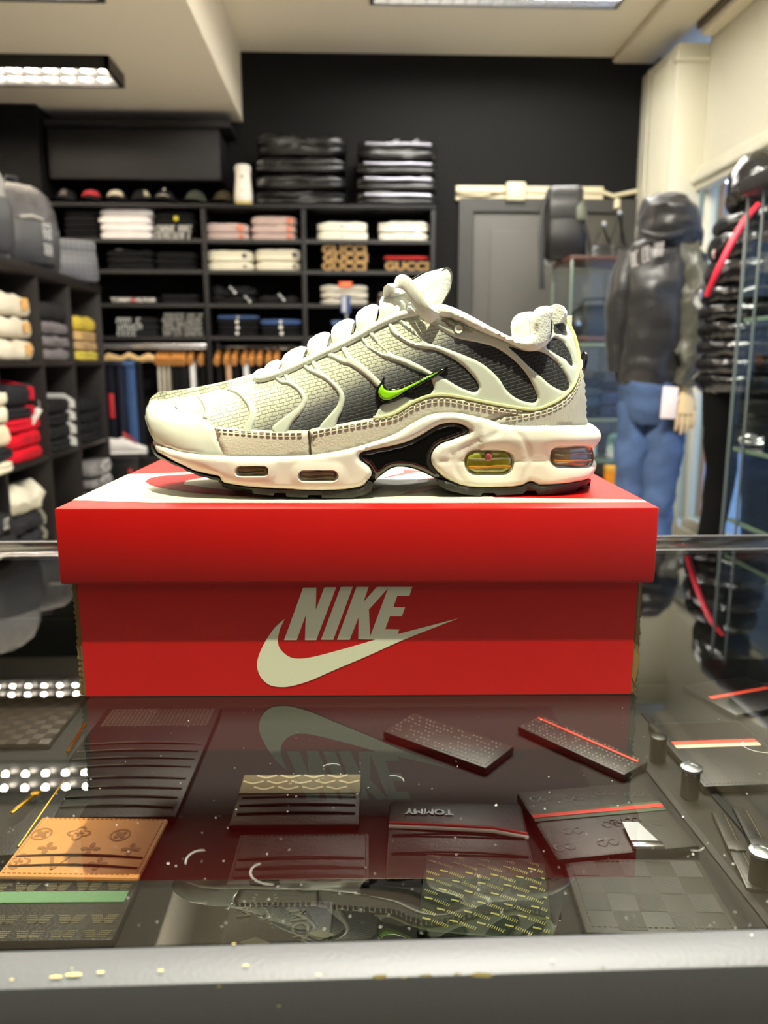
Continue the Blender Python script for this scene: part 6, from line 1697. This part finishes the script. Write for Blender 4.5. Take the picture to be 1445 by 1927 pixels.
# long wallet with green band under it
t, w, d = wallet('long_wallet', 'dark brown wallet with dotted letters and pale green band under the tan card holder', [(-70, 1778), (215, 1762), (268, 1648), (-20, 1640)], .0065, L_dark)
MB().box(-w / 2 + .001, w / 2 - .004, .03 * d, .20 * d, .0064, .0072).build('green_band', mat('sage_green_leather', (104, 146, 108), .6, bump=('wave', 400, .3, .0004)), t, bevel=.0003)
pd = []
for row, y0 in ((.33, .33), (-.16, -.16), (-.38, -.38)):
    for k in range(9):
        x0 = -.44 + .105 * k
        for a in range(6):
            for b in range(5):
                x = (x0 + a * .012 + b * (.008 if k % 2 else -.006)) * w; y = (y0 - b * .026) * d; e = .00045
                pd.append([(x - e, y - e), (x + e, y - e), (x + e, y + e), (x - e, y + e)])
flats(t, clip_rect(pd, w, d), .0068, mat('beige_dots', (116, 106, 82), .6), 'dotted_print')
# checked wallet at the left
t, w, d = wallet('checked_wallet', 'brown checkerboard wallet lying between the mirrored ceiling lights', [(-60, 1402), (126, 1398), (150, 1290), (-10, 1292)], .006, mat('check_brown', (50, 37, 28), .5))
sq = w / 9
flats(t, [[(x, y), (x + sq, y), (x + sq, y + sq), (x, y + sq)] for i in range(9) for j in range(int(d / sq)) if (i + j) % 2 for x, y in [(-w / 2 + i * sq, -d / 2 + j * sq)]], .0063, mat('check_dark', (36, 27, 21), .5), 'check_print')
# black zip wallet
t, w, d = wallet('zip_wallet', 'black leather zip wallet with a gold puller beside the tan card holder', [(-110, 1620), (62, 1600), (150, 1462), (10, 1462)], .010, L_black, r=.004)
MB().tube([(w * (.36 - .1 * k), d * (.42 - .85 * k), .0104) for k in np.linspace(0, 1, 6)], .0007, 6).build('zip_teeth', M_gold, t, smooth=True)
zp = MB().box(-.0016, .0016, -.016, .010, -.001, .001).build('zip_puller', M_gold, t, bevel=.0005, loc=to_local(t, at_z(46, 1510, ZS + .016)), rot=(0, 0, math.radians(-15) - t.rotation_euler.z))
MB().lathe([(.0018, -.0012), (.0034, -.001), (.0034, .001), (.0018, .0012)], 12).build('puller_ring', M_gold, zp, smooth=True, loc=(0, .013, 0))
MB().add([(.002, .016, 0), (.008, .020, .001), (.003, .022, .001)], [(0, 1, 2)]).build('puller_tab', M_gold, zp)
# open wallet with rows of slots
t, w, d = wallet('slotted_wallet', 'open black wallet with many curved card slots in front of the red box', [(92, 1540), (322, 1534), (425, 1330), (165, 1330)], .008, L_black, r=.003)
slot_lines(t, w, d, .0082, [-.44, -.37, -.30, -.22, -.12, -.05, .02, .09], M_black_slot, amp=.0009, r=.0009)
flats(t, [[(x, y), (x + .002, y), (x + .0045, y + .003), (x + .0025, y + .003)] for i in range(26) for j in range(8) for x, y in [(-w * .44 + i * w * .034, d * .28 + j * d * .024 + (.001 if i % 2 else 0))]], .0084, mat('slate_print', (62, 54, 46), .6))
# chevron card holder
t, w, d = wallet('chevron_card_holder', 'card holder with beige chevron canvas above black card slots', [(437, 1553), (681, 1552), (676, 1458), (452, 1460)], .0055, L_black, 'card holder')
MB().box(-w / 2 + .0006, w / 2 - .0006, d * .10, d / 2 - .0006, .0054, .0064).build('canvas_top', mat('taupe_canvas', (108, 96, 70), .7, bump=('check', 900, .3, .0003)), t, bevel=.0003)
pc = []
px_ = w / 5
for j in range(3):
    for i in range(-1, 6):
        cx = -w / 2 + (i + .5 * (j % 2)) * px_; cy = d * .17 + j * d * .125
        for s in (-1, 1):
            pc.append([(cx, cy - .0012), (cx, cy + .0012), (cx + s * px_ * .42, cy + .0052), (cx + s * px_ * .42, cy + .0028)])
flats(t, [p for p in pc if all(abs(x) < w * .495 and d * .105 < y < d * .495 for x, y in p)], .0067, mat('beige_chevron', (190, 174, 136), .6), 'chevron_print')
strokes(t, .016, .0026, 6, mat('cream_script', (226, 216, 190), .6), (-.002, d * .30, .0069), (0, 0, .15), seed=2)
slot_lines(t, w, d, .0057, (.02, -.14, -.30), M_black_slot, amp=.0005, r=.0009)
# embossed card holder
t, w, d = wallet('embossed_card_holder', 'dark embossed leather card holder in front of the chevron card holder', [(430, 1662), (702, 1660), (690, 1566), (446, 1570)], .005, L_brown, 'card holder')
slot_lines(t, w, d, .0051, (-.05, -.24, -.40), mat('brown_slot', (70, 52, 40), .5), amp=.0006, r=.0007)
flats(t, sum([ringpoly(w * x, d * y, .0022, .0030, 10) for x, y in ((-.3, .3), (-.12, .22), (.08, .30), (.26, .22), (-.2, .12), (.16, .10), (.36, .34), (-.40, .18))], []), .0053, mat('embossed_sheen', (64, 50, 40), .35), 'embossed_pattern')
stitch(t, w, d, .0052, mat('brown_thread', (92, 70, 52), .8))
# striped bifold
t, w, d = wallet('bifold_wallet', 'black bifold wallet with red and white stripe', [(735, 1650), (1012, 1652), (985, 1512), (722, 1502)], .009, L_black, r=.004)
MB().tube([(-w * .49, d * .10, .0094), (-w * .1, d * .075, .0102), (w * .25, d * .05, .0104), (w * .49, d * .00, .009)], .0022, 8, flat=.4).build('white_stripe', mat('white_tape', (222, 214, 204), .6), t, smooth=True)
MB().tube([(-w * .49, d * .15, .0094), (-w * .1, d * .125, .0102), (w * .25, d * .10, .0104), (w * .49, d * .05, .009)], .0018, 8, flat=.4).build('red_stripe', mat('red_tape', (214, 34, 26), .6), t, smooth=True)
text_obj('embossed_name', 'TOMMY', .0105, mat('black_emboss', (6, 6, 6), .3), t, (-w * .20, d * .32, .0094), (0, 0, math.pi), bold=.0003)
slot_lines(t, w, d, .0092, (-.02, -.25), M_black_slot, amp=.0008)
# patterned wallets behind
for k, (quad, lab) in enumerate((([(757, 1397), (955, 1450), (930, 1398), (744, 1322)], 'patterned grey wallet in front of the red box'), ([(1020, 1392), (1196, 1462), (1200, 1428), (975, 1322)], 'patterned grey wallet with a red band in front of the red box'))):
    t, w, d = wallet('patterned_wallet', lab, quad, .008, mat('grey_pattern_leather', (30, 25, 22), .5))
    r = random.Random(k); pm = []
    for i in range(26):
        for j in range(7):
            if r.random() < .6:
                x, y = -w * .47 + i * w * .036, -d * .42 + j * d * .13; e = .0011
                pm.append([(x, y), (x + e, y - e * .3), (x + e * 1.2, y + e), (x + e * .2, y + e * 1.1)])
    flats(t, clip_rect(pm, w, d), .0083, mat('pale_fleck', (150, 138, 122), .6), 'fleck_print')
    if k: MB().box(-w * .48, w * .46, d * .22, d * .29, .0079, .0088).build('red_band', mat('coral_tape', (220, 70, 52), .6), t, bevel=.0003)
    stitch(t, w, d, .0082, mat('grey_thread', (96, 86, 74), .8))
# embossed wallet with web stripe
t, w, d = wallet('web_stripe_wallet', 'embossed dark wallet with green red green stripe', [(1012, 1615), (1300, 1598), (1228, 1462), (1000, 1490)], .010, mat('embossed_dark_leather', (30, 26, 21), .5, bump=('noise', 500, .3, .0006)), r=.004)
for nm, y0, y1, c in (('green_stripe', .0, .14, (52, 66, 44)), ('red_stripe', .045, .095, (214, 42, 26))):
    MB().box(-w * .495, w * .47, d * y0, d * y1, .0099, .0108 if nm[0] == 'g' else .0113).build(nm, mat('tape_%d' % c[0], c, .6), t, bevel=.0003)
pg = []
for x, y in ((-.36, .34), (-.12, .30), (.14, .34), (.34, .28), (-.28, -.16), (.02, -.12), (.30, -.16), (-.1, -.36), (.18, -.38), (-.40, -.36)):
    for s in (-1, 1): pg += ringpoly(w * x + s * .0042, d * y, .0030, .0041, 14)[2:]
flats(t, pg, .0103, mat('emboss_line', (15, 13, 10), .4), 'embossed_monogram')
text_obj('embossed_name', 'GUCCI', .0085, mat('emboss_line', (15, 13, 10), .4), t, (w * .12, -d * .10, .0103), (0, 0, 0))
# green dotted holder
t, w, d = wallet('dotted_card_holder', 'dark green card holder with golden dotted chevrons', [(812, 1768), (1075, 1760), (1000, 1632), (776, 1592)], .006, mat('dark_green_leather', (16, 30, 15), .45, bump=('noise', 500, .3, .0005)), 'card holder', lift=.009)
flats(t, dots_chevron(w, d, .0098, .0105, .00062), .0063, mat('golden_dots', (186, 180, 104), .5), 'dotted_print')
# large check wallet at the right front
t, w, d = wallet('large_wallet', 'large embossed check wallet beside the dotted green card holder', [(1108, 1762), (1405, 1752), (1312, 1622), (1052, 1606)], .006, mat('stone_check_leather', (31, 28, 22), .55))
sq = w / 5.5
flats(t, [[(x, y), (x + sq, y), (x + sq, y + sq), (x, y + sq)] for i in range(5) for j in range(int(d / sq)) if (i + j) % 2 for x, y in [(-w * .46 + i * sq, -d * .47 + j * sq)]], .0062, mat('stone_check_dark', (29, 26, 21), .55, bump=('wave', 300, .25, .0003)), 'check_print')
stitch(t, w, d, .0062, mat('stone_thread', (62, 55, 42), .8), .005)
# logo wallet at the front
t, w, d = wallet('logo_wallet', 'black wallet with embossed laurels and letters near the front rail', [(412, 1790), (650, 1790), (602, 1694), (432, 1690)], .006, L_black)
M_fol = mat('grey_foil', (72, 68, 56), .35)
text_obj('printed_letters', 'MCM', .016, M_fol, t, (w * .20, -d * .08, .0063), (0, 0, -1.35))
text_obj('printed_letters', 'M', .014, M_fol, t, (-w * .36, d * .22, .0063), (0, 0, -1.35))
for cx, cy in ((.02, -.10), (-.18, .30)):
    flats(t, [[(w * cx + s * (.003 + .003 * math.sin(k * .6)), d * cy + .003 * k), (w * cx + s * (.006 + .003 * math.sin(k * .6)), d * cy + .003 * k + .0015), (w * cx + s * (.004 + .003 * math.sin(k * .6)), d * cy + .003 * k + .0026)] for s in (-1, 1) for k in range(5)], .0063, M_fol, 'laurel_print')
flats(t, [[(w * x - .010, d * y), (w * x, d * y - .005), (w * x + .010, d * y), (w * x, d * y + .005)] for x, y in ((-.18, -.36), (.40, -.20))], .0063, M_fol, 'diamond_print')
# right-hand wallets
t, w, d = wallet('striped_wallet', 'black wallet with coral and cream stripe behind the metal pegs', [(1288, 1480), (1470, 1475), (1440, 1352), (1250, 1360)], .008, L_brown)
MB().box(-w * .44, w * .42, d * .10, d * .155, .0079, .0088).build('coral_stripe', mat('coral_tape', (220, 70, 52), .6), t, bevel=.0003)
MB().box(-w * .44, w * .42, d * .05, d * .098, .0079, .0086).build('cream_stripe', mat('cream_tape', (224, 190, 160), .6), t, bevel=.0003)
stitch(t, w, d, .0082, mat('grey_thread', (96, 86, 74), .8))
t, w, d = wallet('thin_wallet', 'dark wallet with a thin coral line at the back of the shelf', [(1345, 1352), (1470, 1330), (1440, 1262), (1320, 1284)], .007, L_black)
MB().box(-w * .45, w * .45, -d * .02, d * .06, .0069, .0076).build('coral_line', mat('coral_tape', (220, 70, 52), .6), t, bevel=.0003)
# pegs with steel caps
for k, (px, py) in enumerate(((1237, 1432), (1297, 1500), (1428, 1668))):
    q = at_z(px, py, ZS)
    t = thing('display_peg', ['plain black peg standing beside the red box', 'black peg with a round steel cap before the striped wallet', 'black peg with a round steel cap between the belts'][k], 'peg', (q.x, q.y, ZS + .0006))
    h = .024
    MB().lathe([(.0068, 0), (.0074, .001), (.0074, h), (.006, h + .0006)], 20).build('peg_body', M_black_metal, t, smooth=True)
    if k: MB().lathe([(.0088, h + .0008), (.0092, h + .0018), (.0088, h + .003), (.006, h + .0036), (.0055, h + .0030), (.003, h + .0034), (.0005, h + .0036)], 22).build('steel_cap', M_alu, t, smooth=True)
# belts lying to the right
for k, (a, b, wpx) in enumerate((((1352, 1528), (1420, 1672), .011), ((1392, 1520), (1470, 1668), .012))):
    A, B = at_z(*a, ZS + .004), at_z(*b, ZS + .004); u = (B - A).normalized(); L = (B - A).length
    t = thing('leather_belt', ['narrow black stitched belt next to the pegs', 'second black stitched belt lying beside the narrow one'][k], 'belt', (*((A + B) / 2).xy, ZS + .0006), math.atan2(u.y, u.x), 'belts on the shelf')
    rbox('belt_strap', L_black, -L / 2, L / 2, -wpx / 2, wpx / 2, 0, .0035, .001, t)
    for s in (-1, 1):
        tag(MB().tube([(-L / 2 + .004, s * (wpx / 2 - .0018), .0037), (L / 2 - .004, s * (wpx / 2 - .0018), .0037)], .0003, 4).build('stitching', mat('belt_thread', (92, 80, 62), .7), t), kind='stuff')
    rbox('belt_loop', L_brown, -.006, .006, -wpx / 2 - .001, wpx / 2 + .001, .0034, .0056, .001, t)
# steel clip
q = at_z(1215, 1592, ZS + .012)
t = thing('money_clip', 'polished steel money clip on the embossed striped wallet', 'money clip', (q.x, q.y, ZS + .0112), -.05)
rbox('clip_bar', M_chrome, -.010, .013, -.0035, .0035, 0, .003, .001, t); MB().add([(-.010, .0035, .003), (.010, .0035, .003), (.002, .026, .004), (-.010, .026, .004)], [(0, 1, 2, 3)]).build('clip_tongue', M_alu, t)
# strips that part the shelf
for a, b in (((1212, 1342), (1470, 1640)), ((1205, 1428), (1475, 1770))):
    A, B = at_z(*a, ZS + .002), at_z(*b, ZS + .002); n_ = Vector((-(B - A).y, (B - A).x, 0)).normalized() * .0028
    MB().add([A - n_, B - n_, B + n_, A + n_, A - n_ - Vector((0, 0, .0016)), B - n_ - Vector((0, 0, .0016)), B + n_ - Vector((0, 0, .0016)), A + n_ - Vector((0, 0, .0016))], [(0, 1, 2, 3), (0, 4, 5, 1), (3, 2, 6, 7)]).build('shelf_divider', mat('divider_strip', (12, 10, 8), .4), ctr)

# gold thread and dust on the glass
q = at_z(140, 1392, CT + .001)
t = thing('gold_thread', 'short gold thread lying on the glass beside the red box', 'thread', q, math.radians(12))
MB().tube([(-.002, -.014, 0), (.0, -.004, .0004), (.0015, .006, .0002), (.003, .014, .0006)], .0007, 6).build('thread_strand', M_gold, t, smooth=True)
MB().tube([(.003, .014, .0006), (.0036, .0165, .001)], .0010, 6).build('thread_knot', M_gold, t, smooth=True)
r = random.Random(5); mb = MB()
for k in range(230):
    px, py = r.uniform(0, 1445), 1330 + 430 * r.random(); q = at_z(px, py, CT + .0003); e = r.uniform(.00008, .00026) * (1 + (r.random() < .06))
    mb.add([(q.x - e, q.y - e, q.z), (q.x + e, q.y - e * .7, q.z), (q.x + e * .8, q.y + e, q.z), (q.x - e * .6, q.y + e * .9, q.z)], [(0, 1, 2, 3)])
for px, py, n in ((640, 1440, 5), (385, 1600, 6), (1400, 1395, 8), (1300, 1600, 4), (760, 1470, 5), (490, 1625, 8)):
    q = at_z(px, py, CT + .0004); a = r.uniform(0, 6); pts = []
    for k in range(n): pts.append((q.x + .0022 * k * math.cos(a + k * .25), q.y + .0022 * k * math.sin(a + k * .25), q.z))
    mb.tube(pts, .00012, 4)
tag(mb.build('dust', mat('pale_dust', (205, 205, 200), .8)), 'fine pale dust specks and lint fibres on the counter glass', 'dust', kind='stuff')
